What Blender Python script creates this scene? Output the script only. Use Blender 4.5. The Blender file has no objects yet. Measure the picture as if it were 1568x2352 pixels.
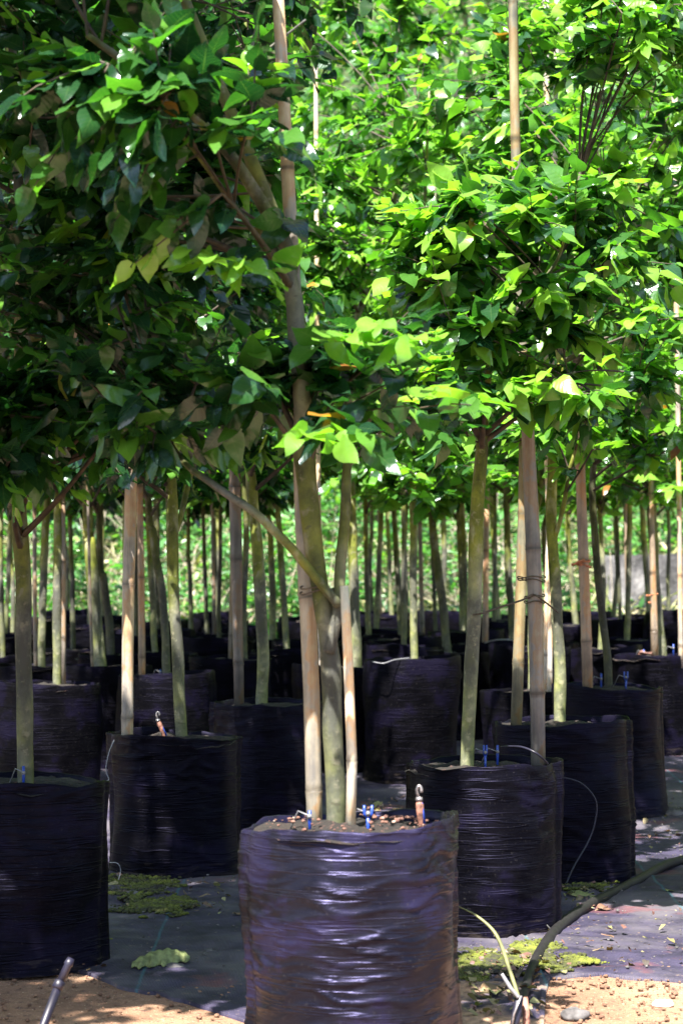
import bpy, math, random
import numpy as np
from mathutils import Vector, Matrix, noise

# ------------------------------------------------------------------ camera, sky, sun, exposure
sc = bpy.context.scene
F = 5096.0                      # focal length in units of a 1568-wide picture
CAMZ = 1.25
PITCH = math.atan(172.0 / F)
cam_d = bpy.data.cameras.new('camera')
cam = bpy.data.objects.new('camera', cam_d); sc.collection.objects.link(cam)
cam_d.sensor_fit = 'HORIZONTAL'; cam_d.sensor_width = 24.0; cam_d.lens = 24.0 * F / 1568
cam.location = (0, 0, CAMZ); cam.rotation_euler = (math.radians(90) + PITCH, 0, 0)
cam_d.clip_end = 400
cam_d.dof.use_dof = True; cam_d.dof.focus_distance = 7.6; cam_d.dof.aperture_fstop = 5.0
sc.camera = cam

SUN_EL, SUN_AZ = math.radians(61), math.radians(200)      # azimuth clockwise from +Y: behind the camera, a little left
w = bpy.data.worlds.new('World'); sc.world = w; w.use_nodes = True
wn = w.node_tree.nodes; wl = w.node_tree.links
bg = wn['Background']
sky = wn.new('ShaderNodeTexSky'); sky.sky_type = 'NISHITA'; sky.sun_disc = False
sky.sun_elevation = SUN_EL; sky.sun_rotation = SUN_AZ; sky.air_density = 1.0; sky.dust_density = 1.5
wl.new(sky.outputs[0], bg.inputs[0]); bg.inputs[1].default_value = 0.09
sd = bpy.data.lights.new('sun', 'SUN'); so = bpy.data.objects.new('sun', sd); sc.collection.objects.link(so)
sd.energy = 5.0; sd.angle = math.radians(0.53); sd.color = (1.0, 0.94, 0.86)
sdir = Vector((math.sin(SUN_AZ) * math.cos(SUN_EL), math.cos(SUN_AZ) * math.cos(SUN_EL), math.sin(SUN_EL)))
so.rotation_euler = sdir.to_track_quat('Z', 'Y').to_euler(); so.location = (0, -5, 12)
sc.view_settings.view_transform = 'Standard'; sc.view_settings.look = 'None'
sc.view_settings.gamma = 1.0; sc.view_settings.exposure = 2.3
sc.cycles.max_bounces = 8; sc.cycles.diffuse_bounces = 4; sc.cycles.transmission_bounces = 4; sc.cycles.glossy_bounces = 2

random.seed(7); R = random.random
rng = np.random.default_rng(11)
CPI, SPI = math.cos(PITCH), math.sin(PITCH)

def P(x, y, d):
    """point at depth d (along +Y) seen at (x, y) of the 1568 x 2352 picture"""
    u = (x - 784) / F; v = (1176 - y) / F
    dy = CPI - v * SPI; dz = SPI + v * CPI
    return Vector((u / dy * d, d, CAMZ + dz / dy * d))

def gz(x, y):
    """terrain height"""
    z = 0.025 * max(0, min(y, 22) - 5.5)
    if y > 22: z += 0.45 * (y - 22) + 0.010 * (y - 22) ** 2
    return z + 0.02 * noise.noise(Vector((x * .7, y * .7, 0))) + 0.006 * noise.noise(Vector((x * 4, y * 4, 3)))

def on_ground(x, y):
    """ground point seen at picture position (x, y)"""
    lo, hi = 4.0, 24.0
    for _ in range(40):
        m = (lo + hi) / 2; p = P(x, y, m)
        if p.z > gz(p.x, p.y): lo = m
        else: hi = m
    return P(x, y, lo)

# ------------------------------------------------------------------ object helpers
COL = sc.collection
def link(name, me, parent=None):
    o = bpy.data.objects.new(name, me); COL.objects.link(o)
    if parent is not None:
        o.parent = parent
        me.transform(Matrix.Translation(-parent.location))
    return o
def tag(o, label=None, cat=None, group=None, kind=None):
    if label: o['label'] = label
    if cat: o['category'] = cat
    if group: o['group'] = group
    if kind: o['kind'] = kind
    return o
def thing(name, loc, label, cat, group=None):
    o = link(name, None); o.location = loc; o.empty_display_size = .1
    return tag(o, label, cat, group)

class MB:
    def __init__(s): s.v = []; s.f = []; s.mi = []; s.cur = 0
    def add(s, vs, fs):
        b = len(s.v); s.v += [tuple(p) for p in vs]
        s.f += [tuple(i + b for i in f) for f in fs]; s.mi += [s.cur] * len(fs)
    def tube(s, pts, rad, n=10, caps=True, sq=1.0):
        """tube through pts with a radius per point"""
        pts = [Vector(p) for p in pts]; m = len(pts); vs = []; fs = []
        t0 = (pts[1] - pts[0]).normalized()
        a = t0.orthogonal().normalized() if abs(t0.z) < .9 else (Vector((1, 0, 0)) - t0 * t0.x).normalized()
        for i in range(m):
            t = (pts[min(i + 1, m - 1)] - pts[max(i - 1, 0)]).normalized()
            a = (a - t * a.dot(t)).normalized(); b = t.cross(a)
            r = rad[i] if hasattr(rad, '__len__') else rad
            for k in range(n):
                th = 2 * math.pi * k / n
                vs.append(pts[i] + a * (math.cos(th) * r) + b * (math.sin(th) * r * sq))
        for i in range(m - 1):
            for k in range(n):
                k2 = (k + 1) % n
                fs.append((i * n + k, i * n + k2, (i + 1) * n + k2, (i + 1) * n + k))
        if caps:
            fs.append(tuple(range(n))[::-1]); fs.append(tuple((m - 1) * n + k for k in range(n)))
        s.add(vs, fs)
    def box(s, c, h, rot=None):
        vs = []
        for dx in (-1, 1):
            for dy in (-1, 1):
                for dz in (-1, 1):
                    p = Vector((dx * h[0], dy * h[1], dz * h[2]))
                    if rot is not None: p = rot @ p
                    vs.append(Vector(c) + p)
        s.add(vs, [(0, 1, 3, 2), (4, 6, 7, 5), (0, 4, 5, 1), (2, 3, 7, 6), (0, 2, 6, 4), (1, 5, 7, 3)])
    def build(s, name, mats, parent=None, smooth=True):
        me = bpy.data.meshes.new(name); me.from_pydata(s.v, [], s.f)
        for m in (mats if isinstance(mats, (list, tuple)) else [mats]): me.materials.append(m)
        if any(s.mi): me.polygons.foreach_set('material_index', s.mi)
        me.polygons.foreach_set('use_smooth', [smooth] * len(s.f)); me.update()
        return link(name, me, parent)

def smooth_path(pts, rad, sub=6):
    """Catmull-Rom through pts; radii linear"""
    P_ = [Vector(p) for p in pts]; out = []; ro = []
    for i in range(len(P_) - 1):
        p0 = P_[max(i - 1, 0)]; p1 = P_[i]; p2 = P_[i + 1]; p3 = P_[min(i + 2, len(P_) - 1)]
        for k in range(sub):
            t = k / sub
            q = 0.5 * ((2 * p1) + (p2 - p0) * t + (2 * p0 - 5 * p1 + 4 * p2 - p3) * t * t + (3 * p1 - p0 - 3 * p2 + p3) * t ** 3)
            out.append(q); ro.append(rad[i] * (1 - t) + rad[i + 1] * t)
    out.append(P_[-1]); ro.append(rad[-1])
    return out, ro

# ------------------------------------------------------------------ materials
def mat(name):
    m = bpy.data.materials.new(name); m.use_nodes = True
    nt = m.node_tree; b = nt.nodes['Principled BSDF']
    return m, nt, b
def nnode(nt, typ, **kw):
    n = nt.nodes.new(typ)
    for k, v in kw.items():
        if k.startswith('i_'):
            key = k[2:]; key = int(key) if key.isdigit() else key.replace('_', ' ')
            n.inputs[key].default_value = v
        else: setattr(n, k, v)
    return n
def ramp(nt, fac, stops, interp='LINEAR'):
    n = nt.nodes.new('ShaderNodeValToRGB'); n.color_ramp.interpolation = interp
    el = n.color_ramp.elements
    while len(el) < len(stops): el.new(0.5)
    for e, (p, c) in zip(el, stops):
        e.position = p; e.color = (*c, 1) if len(c) == 3 else c
    nt.links.new(fac, n.inputs[0]); return n.outputs[0]
def noise_tex(nt, scale, detail=3, rough=.5, stretch=None, coord='Object', seed=0):
    tc = nt.nodes.new('ShaderNodeTexCoord'); mp = nt.nodes.new('ShaderNodeMapping')
    nt.links.new(tc.outputs[coord], mp.inputs[0])
    mp.inputs['Location'].default_value = (seed * 3.1, seed * 1.7, seed * 2.3)
    if stretch: mp.inputs['Scale'].default_value = stretch
    n = nnode(nt, 'ShaderNodeTexNoise', i_Scale=scale, i_Detail=detail, i_Roughness=rough)
    nt.links.new(mp.outputs[0], n.inputs['Vector']); return n.outputs[0]
def mixc(nt, fac, a, b, typ='MIX'):
    n = nt.nodes.new('ShaderNodeMix'); n.data_type = 'RGBA'; n.blend_type = typ
    for s, v in ((0, fac), (6, a), (7, b)):
        if isinstance(v, (int, float)): n.inputs[s].default_value = v
        elif isinstance(v, tuple): n.inputs[s].default_value = (*v, 1)
        else: nt.links.new(v, n.inputs[s])
    return n.outputs[2]
def bump(nt, b, h, strength=.3, dist=.01):
    n = nnode(nt, 'ShaderNodeBump', i_Strength=strength, i_Distance=dist)
    nt.links.new(h, n.inputs['Height']); nt.links.new(n.outputs[0], b.inputs['Normal'])

def leaf_mat(name, stops, rough=.24, trans=.46, veins=True, spec=1.0):
    m, nt, b = mat(name)
    at = nnode(nt, 'ShaderNodeAttribute', attribute_name='tone')
    col = ramp(nt, at.outputs['Fac'], stops)
    uv = nt.nodes.new('ShaderNodeUVMap')
    if veins:
        sx = nt.nodes.new('ShaderNodeSeparateXYZ'); nt.links.new(uv.outputs[0], sx.inputs[0])
        # side veins: stripes in u - |v| ; midrib at v = .5
        ab = nnode(nt, 'ShaderNodeMath', operation='SUBTRACT'); nt.links.new(sx.outputs[1], ab.inputs[0]); ab.inputs[1].default_value = .5
        ab2 = nnode(nt, 'ShaderNodeMath', operation='ABSOLUTE'); nt.links.new(ab.outputs[0], ab2.inputs[0])
        mr = ramp(nt, ab2.outputs[0], [(0, (1, 1, 1)), (.035, (0, 0, 0))])
        s1 = nnode(nt, 'ShaderNodeMath', operation='MULTIPLY_ADD'); nt.links.new(ab2.outputs[0], s1.inputs[0]); s1.inputs[1].default_value = -.5; nt.links.new(sx.outputs[0], s1.inputs[2])
        s2 = nnode(nt, 'ShaderNodeMath', operation='MULTIPLY'); nt.links.new(s1.outputs[0], s2.inputs[0]); s2.inputs[1].default_value = 50
        s3 = nnode(nt, 'ShaderNodeMath', operation='SINE'); nt.links.new(s2.outputs[0], s3.inputs[0])
        vr = ramp(nt, s3.outputs[0], [(.82, (0, 0, 0)), (1, (.45, .45, .45))])
        vm = mixc(nt, 1.0, mr, vr, 'ADD')
        vs = nnode(nt, 'ShaderNodeMath', operation='MULTIPLY'); nt.links.new(vm, vs.inputs[0]); vs.inputs[1].default_value = .2
        light = mixc(nt, .5, col, (.30, .42, .16))
        col = mixc(nt, vs.outputs[0], col, light)
        bump(nt, b, s3.outputs[0], .07, .002)
    nz = noise_tex(nt, 60, 2)
    col = mixc(nt, .5, col, mixc(nt, nz, col, mixc(nt, 1.0, col, (.5, .55, .45), 'MULTIPLY')))
    nt.links.new(col, b.inputs['Base Color'])
    b.inputs['Roughness'].default_value = rough; b.inputs['Specular IOR Level'].default_value = spec; b.inputs['Specular Tint'].default_value = (.85, .95, 1, 1)
    tr = nt.nodes.new('ShaderNodeBsdfTranslucent'); tc = mixc(nt, 1.0, col, (1.25, 1.6, .45), 'MULTIPLY')
    nt.links.new(tc, tr.inputs[0])
    mx = nt.nodes.new('ShaderNodeMixShader'); mx.inputs[0].default_value = trans
    nt.links.new(b.outputs[0], mx.inputs[1]); nt.links.new(tr.outputs[0], mx.inputs[2])
    out = nt.nodes['Material Output']; nt.links.new(mx.outputs[0], out.inputs[0])
    return m
GREENS = [(0, (.008, .036, .020)), (.22, (.017, .066, .022)), (.42, (.046, .148, .026)), (.70, (.140, .33, .038)), (.93, (.25, .45, .06)),
          (.955, (.30, .44, .05)), (.965, (.45, .34, .05)), (.985, (.40, .16, .03)), (1, (.22, .09, .03))]
M_LEAF = leaf_mat('leaf', GREENS)
M_LEAFB = leaf_mat('background leaf', [(0, (.014, .060, .018)), (.4, (.050, .17, .036)), (.8, (.12, .32, .07)), (.97, (.24, .38, .08)), (1, (.34, .25, .10))], rough=.42, trans=.4, veins=False)

def bark_mat():
    m, nt, b = mat('bark')
    n1 = noise_tex(nt, 9, 5, .6, (1, 1, .45)); n2 = noise_tex(nt, 34, 4, .6, seed=2); n3 = noise_tex(nt, 3.2, 3, .55, (1, 1, .5), seed=5)
    oi = nt.nodes.new('ShaderNodeObjectInfo')
    c = ramp(nt, n1, [(.36, (.026, .038, .004)), (.46, (.082, .100, .007)), (.56, (.118, .132, .018)), (.66, (.24, .24, .16))])
    c2 = ramp(nt, n3, [(.48, (0, 0, 0)), (.60, (1, 1, 1))])
    c = mixc(nt, c2, c, mixc(nt, .75, c, (.14, .14, .135)))
    bl = ramp(nt, noise_tex(nt, 6, 6, .7, (1, 1, .8), seed=13), [(.38, (.38, .38, .42)), (.52, (1, 1, 1)), (.66, (1.8, 1.7, 1.5))])
    c = mixc(nt, 1.0, c, bl, 'MULTIPLY')
    sp = ramp(nt, n2, [(.58, (0, 0, 0)), (.68, (.7, .7, .7))])
    c = mixc(nt, sp, c, (.20, .19, .13))
    sp2 = ramp(nt, noise_tex(nt, 21, 3, .6, (1, 1, 2.2), seed=9), [(.64, (0, 0, 0)), (.69, (.6, .6, .6))])
    c = mixc(nt, sp2, c, (.05, .045, .025))
    dk = ramp(nt, oi.outputs['Random'], [(0, (.38, .37, .39)), (.35, (.8, .8, .8)), (.6, (1.25, 1.25, 1.15)), (1, (1.5, 1.5, 1.25))])
    c = mixc(nt, 1.0, c, dk, 'MULTIPLY')
    nt.links.new(c, b.inputs['Base Color']); b.inputs['Roughness'].default_value = .75
    bump(nt, b, n2, .35, .006)
    return m
M_BARK = bark_mat()
def bamboo_mat():
    m, nt, b = mat('bamboo cane')
    n1 = noise_tex(nt, 5, 5, .65, (1, 1, .6), seed=1); n2 = noise_tex(nt, 70, 3, .6, (1, 1, .06), seed=3)
    oi = nt.nodes.new('ShaderNodeObjectInfo')
    c = ramp(nt, n1, [(.38, (.12, .118, .12)), (.48, (.24, .225, .20)), (.52, (.30, .185, .10)), (.58, (.33, .265, .16)), (.68, (.46, .41, .31))])
    c = mixc(nt, .22, c, ramp(nt, n2, [(.35, (.08, .06, .05)), (.6, (.45, .36, .25))]))
    nd = nnode(nt, 'ShaderNodeAttribute', attribute_name='node')
    ndm = nnode(nt, 'ShaderNodeMath', operation='MULTIPLY'); nt.links.new(nd.outputs['Fac'], ndm.inputs[0]); ndm.inputs[1].default_value = .75
    c = mixc(nt, ndm.outputs[0], c, (.05, .04, .03))
    c = mixc(nt, 1.0, c, oi.outputs['Color'], 'MULTIPLY')
    nt.links.new(c, b.inputs['Base Color']); b.inputs['Roughness'].default_value = .5
    bump(nt, b, n2, .2, .003)
    return m
M_BAMBOO = bamboo_mat()
def twig_mat():
    m, nt, b = mat('twig bark'); n1 = noise_tex(nt, 30, 3)
    nt.links.new(ramp(nt, n1, [(.35, (.022, .016, .010)), (.65, (.065, .048, .026))]), b.inputs['Base Color']); b.inputs['Roughness'].default_value = .7
    return m
M_TWIG = twig_mat()
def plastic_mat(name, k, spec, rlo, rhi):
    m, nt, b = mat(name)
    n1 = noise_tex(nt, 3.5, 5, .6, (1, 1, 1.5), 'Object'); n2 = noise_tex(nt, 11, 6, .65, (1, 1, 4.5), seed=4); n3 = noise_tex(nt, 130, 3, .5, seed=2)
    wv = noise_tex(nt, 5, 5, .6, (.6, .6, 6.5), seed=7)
    c = ramp(nt, n1, [(.38, (.0024 * k, .0024 * k, .0026 * k)), (.50, (.005 * k, .0048 * k, .0055 * k)), (.57, (.009 * k, .0075 * k, .020 * k)), (.75, (.014 * k, .012 * k, .028 * k))])  # violet patches paint the sky's sheen into the base colour
    dust = ramp(nt, n3, [(.62, (0, 0, 0)), (.78, (.35, .35, .35))])
    c = mixc(nt, dust, c, (.05, .046, .045))
    # dried mud splashed up from the ground
    tc = nt.nodes.new('ShaderNodeTexCoord'); sx = nt.nodes.new('ShaderNodeSeparateXYZ'); nt.links.new(tc.outputs['Object'], sx.inputs[0])
    mr = nnode(nt, 'ShaderNodeMapRange'); nt.links.new(sx.outputs[2], mr.inputs[0]); mr.inputs[1].default_value = .0; mr.inputs[2].default_value = .16; mr.inputs[3].default_value = .14; mr.inputs[4].default_value = -.25
    ad = nnode(nt, 'ShaderNodeMath', operation='ADD'); nt.links.new(n2, ad.inputs[0]); nt.links.new(mr.outputs[0], ad.inputs[1])
    c = mixc(nt, ramp(nt, ad.outputs[0], [(.58, (0, 0, 0)), (.74, (.55, .55, .55))]), c, (.050, .040, .032))
    nt.links.new(c, b.inputs['Base Color'])
    rr = nnode(nt, 'ShaderNodeMapRange'); nt.links.new(n1, rr.inputs[0]); rr.inputs[1].default_value = .3; rr.inputs[2].default_value = .7
    rr.inputs[3].default_value = rlo; rr.inputs[4].default_value = rhi; nt.links.new(rr.outputs[0], b.inputs['Roughness'])
    b.inputs['Specular IOR Level'].default_value = spec; b.inputs['Specular Tint'].default_value = (.50, .48, 1, 1)
    rg = noise_tex(nt, 4.5, 3, .5, (.45, .45, 7.0), seed=17)
    r1 = nnode(nt, 'ShaderNodeMath', operation='SUBTRACT'); nt.links.new(rg, r1.inputs[0]); r1.inputs[1].default_value = .5
    r2 = nnode(nt, 'ShaderNodeMath', operation='ABSOLUTE'); nt.links.new(r1.outputs[0], r2.inputs[0])
    cre = ramp(nt, r2.outputs[0], [(0, (1, 1, 1)), (.035, (0, 0, 0))])
    bump(nt, b, mixc(nt, .28, mixc(nt, .4, wv, n2), cre), .5, .012)
    return m
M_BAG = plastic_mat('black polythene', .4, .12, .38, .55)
M_BAGF = plastic_mat('black polythene with painted sheen', 1.0, .34, .30, .46)  # front copy: lighter, with more of the violet sheen in its colour
M_BAG_SHADED = plastic_mat('black polythene darkened for shade', .4, .05, .45, .6)  # far copy: canopy shade put in by dark colour and weak gloss
def soil_mat(name, a, c_, chips):
    m, nt, b = mat(name)
    n1 = noise_tex(nt, 14, 5, .65); n2 = noise_tex(nt, 55, 3, .6, seed=3)
    c = ramp(nt, n1, [(.35, a), (.65, c_)]); sp = ramp(nt, n2, [(.58, (0, 0, 0)), (.66, (1, 1, 1))])
    c = mixc(nt, sp, c, chips)
    nt.links.new(c, b.inputs['Base Color']); b.inputs['Roughness'].default_value = .95
    bump(nt, b, n2, .8, .015); return m
M_POTSOIL = soil_mat('potting soil', (.005, .004, .0035), (.016, .011, .008), (.045, .022, .017))

def ground_mat():
    m, nt, b = mat('sandy soil')
    n1 = noise_tex(nt, 2.2, 6, .6); n2 = noise_tex(nt, 26, 5, .65, seed=3); n3 = noise_tex(nt, 90, 3, .6, seed=6)
    c = ramp(nt, n1, [(.35, (.17, .088, .05)), (.5, (.26, .145, .085)), (.68, (.32, .20, .125))])
    sp = ramp(nt, n2, [(.33, (.9, .9, .9)), (.45, (0, 0, 0))])
    c = mixc(nt, sp, c, (.06, .03, .024))
    c = mixc(nt, ramp(nt, n3, [(.62, (0, 0, 0)), (.72, (.8, .8, .8))]), c, (.62, .47, .33))
    nt.links.new(c, b.inputs['Base Color']); b.inputs['Roughness'].default_value = .95
    bump(nt, b, mixc(nt, .5, n2, n3), .9, .03); return m
M_GROUND = ground_mat()
def mat_mat():
    m, nt, b = mat('woven weed mat')
    n1 = noise_tex(nt, 1.3, 5, .6); n2 = noise_tex(nt, 9, 5, .65, seed=3); n3 = noise_tex(nt, 45, 4, .6, seed=6); n4 = noise_tex(nt, 1.9, 6, .62, seed=8)
    n5 = noise_tex(nt, 3.0, 5, .6, seed=12)
    c = ramp(nt, n2, [(.35, (.014, .012, .028)), (.62, (.045, .038, .078))])  # violet base puts a bluish sky sheen into the mat colour
    tc = nt.nodes.new('ShaderNodeTexCoord')
    w1 = nnode(nt, 'ShaderNodeTexWave', i_Scale=70.0, i_Distortion=1.0); w1.bands_direction = 'X'; nt.links.new(tc.outputs['Object'], w1.inputs[0])
    w2 = nnode(nt, 'ShaderNodeTexWave', i_Scale=70.0, i_Distortion=1.0); w2.bands_direction = 'Y'; nt.links.new(tc.outputs['Object'], w2.inputs[0])
    wv = mixc(nt, .5, w1.outputs[0], w2.outputs[0])
    c = mixc(nt, .25, c, mixc(nt, 1.0, c, wv, 'MULTIPLY'))
    dust = ramp(nt, n4, [(.47, (0, 0, 0)), (.62, (.7, .7, .7))])
    c = mixc(nt, dust, c, (.115, .105, .12))
    red = ramp(nt, n5, [(.60, (0, 0, 0)), (.68, (.75, .75, .75))])
    c = mixc(nt, red, c, (.13, .045, .05))
    # coloured guide threads woven in
    sx = nt.nodes.new('ShaderNodeSeparateXYZ'); nt.links.new(tc.outputs['Object'], sx.inputs[0])
    md = nnode(nt, 'ShaderNodeMath', operation='PINGPONG'); nt.links.new(sx.outputs[0], md.inputs[0]); md.inputs[1].default_value = .31
    th = ramp(nt, md.outputs[0], [(0, (.35, .35, .35)), (.008, (0, 0, 0))])
    c = mixc(nt, th, c, (.03, .22, .25))
    sp = ramp(nt, n3, [(.64, (0, 0, 0)), (.70, (.9, .9, .9))])
    c = mixc(nt, sp, c, (.22, .16, .12))
    # spilled sand near the front edge
    gm = nnode(nt, 'ShaderNodeMapRange'); nt.links.new(sx.outputs[1], gm.inputs[0]); gm.inputs[1].default_value = 7.35; gm.inputs[2].default_value = 6.1
    gm.inputs[3].default_value = -.22; gm.inputs[4].default_value = .16
    ad = nnode(nt, 'ShaderNodeMath', operation='ADD'); nt.links.new(n4, ad.inputs[0]); nt.links.new(gm.outputs[0], ad.inputs[1])
    c = mixc(nt, ramp(nt, ad.outputs[0], [(.55, (0, 0, 0)), (.64, (1, 1, 1))]), c, ramp(nt, n3, [(.3, (.16, .10, .07)), (.6, (.42, .27, .17))]))
    nt.links.new(c, b.inputs['Base Color']); b.inputs['Roughness'].default_value = .62; b.inputs['Specular IOR Level'].default_value = .35
    bump(nt, b, mixc(nt, .5, n2, wv), .5, .012); return m
M_MAT = mat_mat()
def simple(name, col, rough=.5, metal=0, var=.3, scale=20, trans=0):
    m, nt, b = mat(name); n1 = noise_tex(nt, scale, 4)
    lo = tuple(max(0, c * (1 - var)) for c in col); hi = tuple(min(1, c * (1 + var)) for c in col)
    nt.links.new(ramp(nt, n1, [(.35, lo), (.65, hi)]), b.inputs['Base Color'])
    b.inputs['Roughness'].default_value = rough; b.inputs['Metallic'].default_value = metal
    if trans: b.inputs['Transmission Weight'].default_value = trans
    bump(nt, b, n1, .2, .004); return m
def moss_mat():
    m, nt, b = mat('moss'); n1 = noise_tex(nt, 9, 6, .7); n2 = noise_tex(nt, 45, 4, .6, seed=3)
    c = ramp(nt, n1, [(.38, (.022, .020, .016)), (.46, (.040, .046, .008)), (.58, (.085, .10, .010)), (.68, (.15, .17, .018))])
    c = mixc(nt, ramp(nt, n2, [(.56, (0, 0, 0)), (.66, (.8, .8, .8))]), c, (.03, .026, .022))
    nt.links.new(c, b.inputs['Base Color']); b.inputs['Roughness'].default_value = .95; bump(nt, b, n2, .7, .012); return m
M_MOSS = moss_mat()
M_BLUE = simple('blue plastic', (.015, .05, .30), .35, var=.15)
M_GREY = simple('grey poly tube', (.20, .20, .22), .4)
M_BLACKP = simple('black poly pipe', (.010, .009, .022), .45, var=.3)
M_SILVER = simple('foil', (.28, .26, .27), .3, metal=.6, var=.4, scale=60)
M_RUST = simple('rusty speckled metal', (.22, .10, .07), .55, var=.7, scale=60)
M_TWINE = simple('twine', (.07, .055, .04), .9, var=.4, scale=80)
M_ORANGE = simple('orange twine', (.42, .15, .07), .85, var=.35, scale=60)
M_CONC = None
def conc_mat():
    m, nt, b = mat('weathered concrete')
    n1 = noise_tex(nt, 3.2, 6, .65, (1, 1, .6)); n2 = noise_tex(nt, 22, 4, .6, seed=2)
    c = ramp(nt, n1, [(.36, (.018, .018, .020)), (.50, (.085, .082, .088)), (.64, (.28, .27, .27))])
    c = mixc(nt, .3, c, ramp(nt, n2, [(.4, (.02, .02, .02)), (.65, (.15, .145, .14))]))
    nt.links.new(c, b.inputs['Base Color']); b.inputs['Roughness'].default_value = .9; bump(nt, b, n2, .5, .02); return m
M_CONC = conc_mat()
def hill_mat():
    m, nt, b = mat('weedy earth')
    n1 = noise_tex(nt, 1.5, 6, .7); n2 = noise_tex(nt, 18, 4, .7, seed=3)
    c = ramp(nt, n1, [(.35, (.02, .04, .01)), (.5, (.05, .06, .02)), (.65, (.13, .11, .06))])
    c = mixc(nt, .5, c, ramp(nt, n2, [(.4, (.015, .025, .01)), (.65, (.10, .12, .04))]))
    nt.links.new(c, b.inputs['Base Color']); b.inputs['Roughness'].default_value = .95; bump(nt, b, n2, .8, .05); return m
M_HILL = hill_mat()
M_ROCK = simple('stone', (.085, .08, .08), .9, var=.5, scale=30)
M_WHITE = simple('white stone', (.78, .74, .68), .8, var=.1)
M_DRY = leaf_mat('dry leaf', [(0, (.22, .25, .07)), (.3, (.26, .24, .09)), (.6, (.20, .12, .06)), (.8, (.17, .065, .05)), (1, (.05, .03, .02))], rough=.6, trans=.15)
M_GRASS = leaf_mat('dry grass', [(0, (.10, .22, .04)), (.4, (.30, .32, .12)), (.8, (.46, .38, .2)), (1, (.5, .42, .3))], rough=.6, trans=.3, veins=False)

# ------------------------------------------------------------------ leaves (numpy)
def leaf_mesh(name, pos, dirs, nrm, length, tone, mtl, segs=3, width=.60, curl=.35, fold=.30, heart=False):
    """many leaves as one mesh; pos, dirs, nrm: (L,3); length, tone: (L,)"""
    L = len(pos); S = segs + 1
    t = np.linspace(0, 1, S)
    prof = np.interp(t, [0, .12, .3, .45, .65, .85, 1], [.08, .70, 1.0, 1.0, .84, .46, .02]) if segs > 2 else np.interp(t, [0, .4, 1], [.10, 1.0, .02])
    dirs = dirs / np.linalg.norm(dirs, axis=1, keepdims=True)
    side = np.cross(dirs, nrm); side /= np.linalg.norm(side, axis=1, keepdims=True) + 1e-9
    up = np.cross(side, dirs)
    wv = width * (0.82 + .36 * rng.random(L)); cv = curl * (rng.random(L) * 1.5 - .1); fv = fold * (rng.random(L) * 1.6 - .2)
    tw = (rng.random(L) - .5) * .5
    V = np.empty((L, S, 3, 3))
    for i in range(S):
        hw = .5 * prof[i] * wv
        for j, s in enumerate((-1, 0, 1)):
            x = t[i] - .10 * abs(s) * (1 if 0 < i < S - 1 else 0)
            z = -cv * t[i] ** 2 + fv * abs(s) * hw + tw * s * hw * t[i] + .06 * np.sin(7 * t[i] + s) * abs(s)
            V[:, i, j, :] = pos + length[:, None] * (dirs * x + side * (s * hw)[:, None] + up * z[:, None])
    nv = S * 3
    q = []
    uvq = []
    for i in range(segs):
        for j in range(2):
            q.append((i * 3 + j, i * 3 + j + 1, (i + 1) * 3 + j + 1, (i + 1) * 3 + j))
            uvq += [(t[i], j / 2), (t[i], (j + 1) / 2), (t[i + 1], (j + 1) / 2), (t[i + 1], j / 2)]
    q = np.array(q); nf = len(q)
    idx = (q[None] + (np.arange(L) * nv)[:, None, None]).reshape(-1)
    me = bpy.data.meshes.new(name)
    me.vertices.add(L * nv); me.vertices.foreach_set('co', V.reshape(-1).astype(np.float32))
    me.loops.add(L * nf * 4); me.loops.foreach_set('vertex_index', idx.astype(np.int32))
    me.polygons.add(L * nf); me.polygons.foreach_set('loop_start', (np.arange(L * nf) * 4).astype(np.int32))
    me.update(calc_edges=True)
    me.polygons.foreach_set('use_smooth', np.ones(L * nf, dtype=bool))
    uvl = me.uv_layers.new(name='UVMap'); uvl.data.foreach_set('uv', np.tile(np.array(uvq, dtype=np.float32).reshape(-1), L))
    a = me.attributes.new('tone', 'FLOAT', 'FACE'); a.data.foreach_set('value', np.repeat(tone, nf).astype(np.float32))
    me.materials.append(mtl); me.update()
    return me

def rand_dirs(n):
    v = rng.normal(size=(n, 3)); return v / np.linalg.norm(v, axis=1, keepdims=True)

def rand_tone(n, young=.0):
    u = rng.random(n); base = np.clip(rng.normal(.33, .17, n), 0, .72)
    r = rng.random(n)
    base = np.where(r > .992, .965 + .035 * u, base)
    return base

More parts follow.
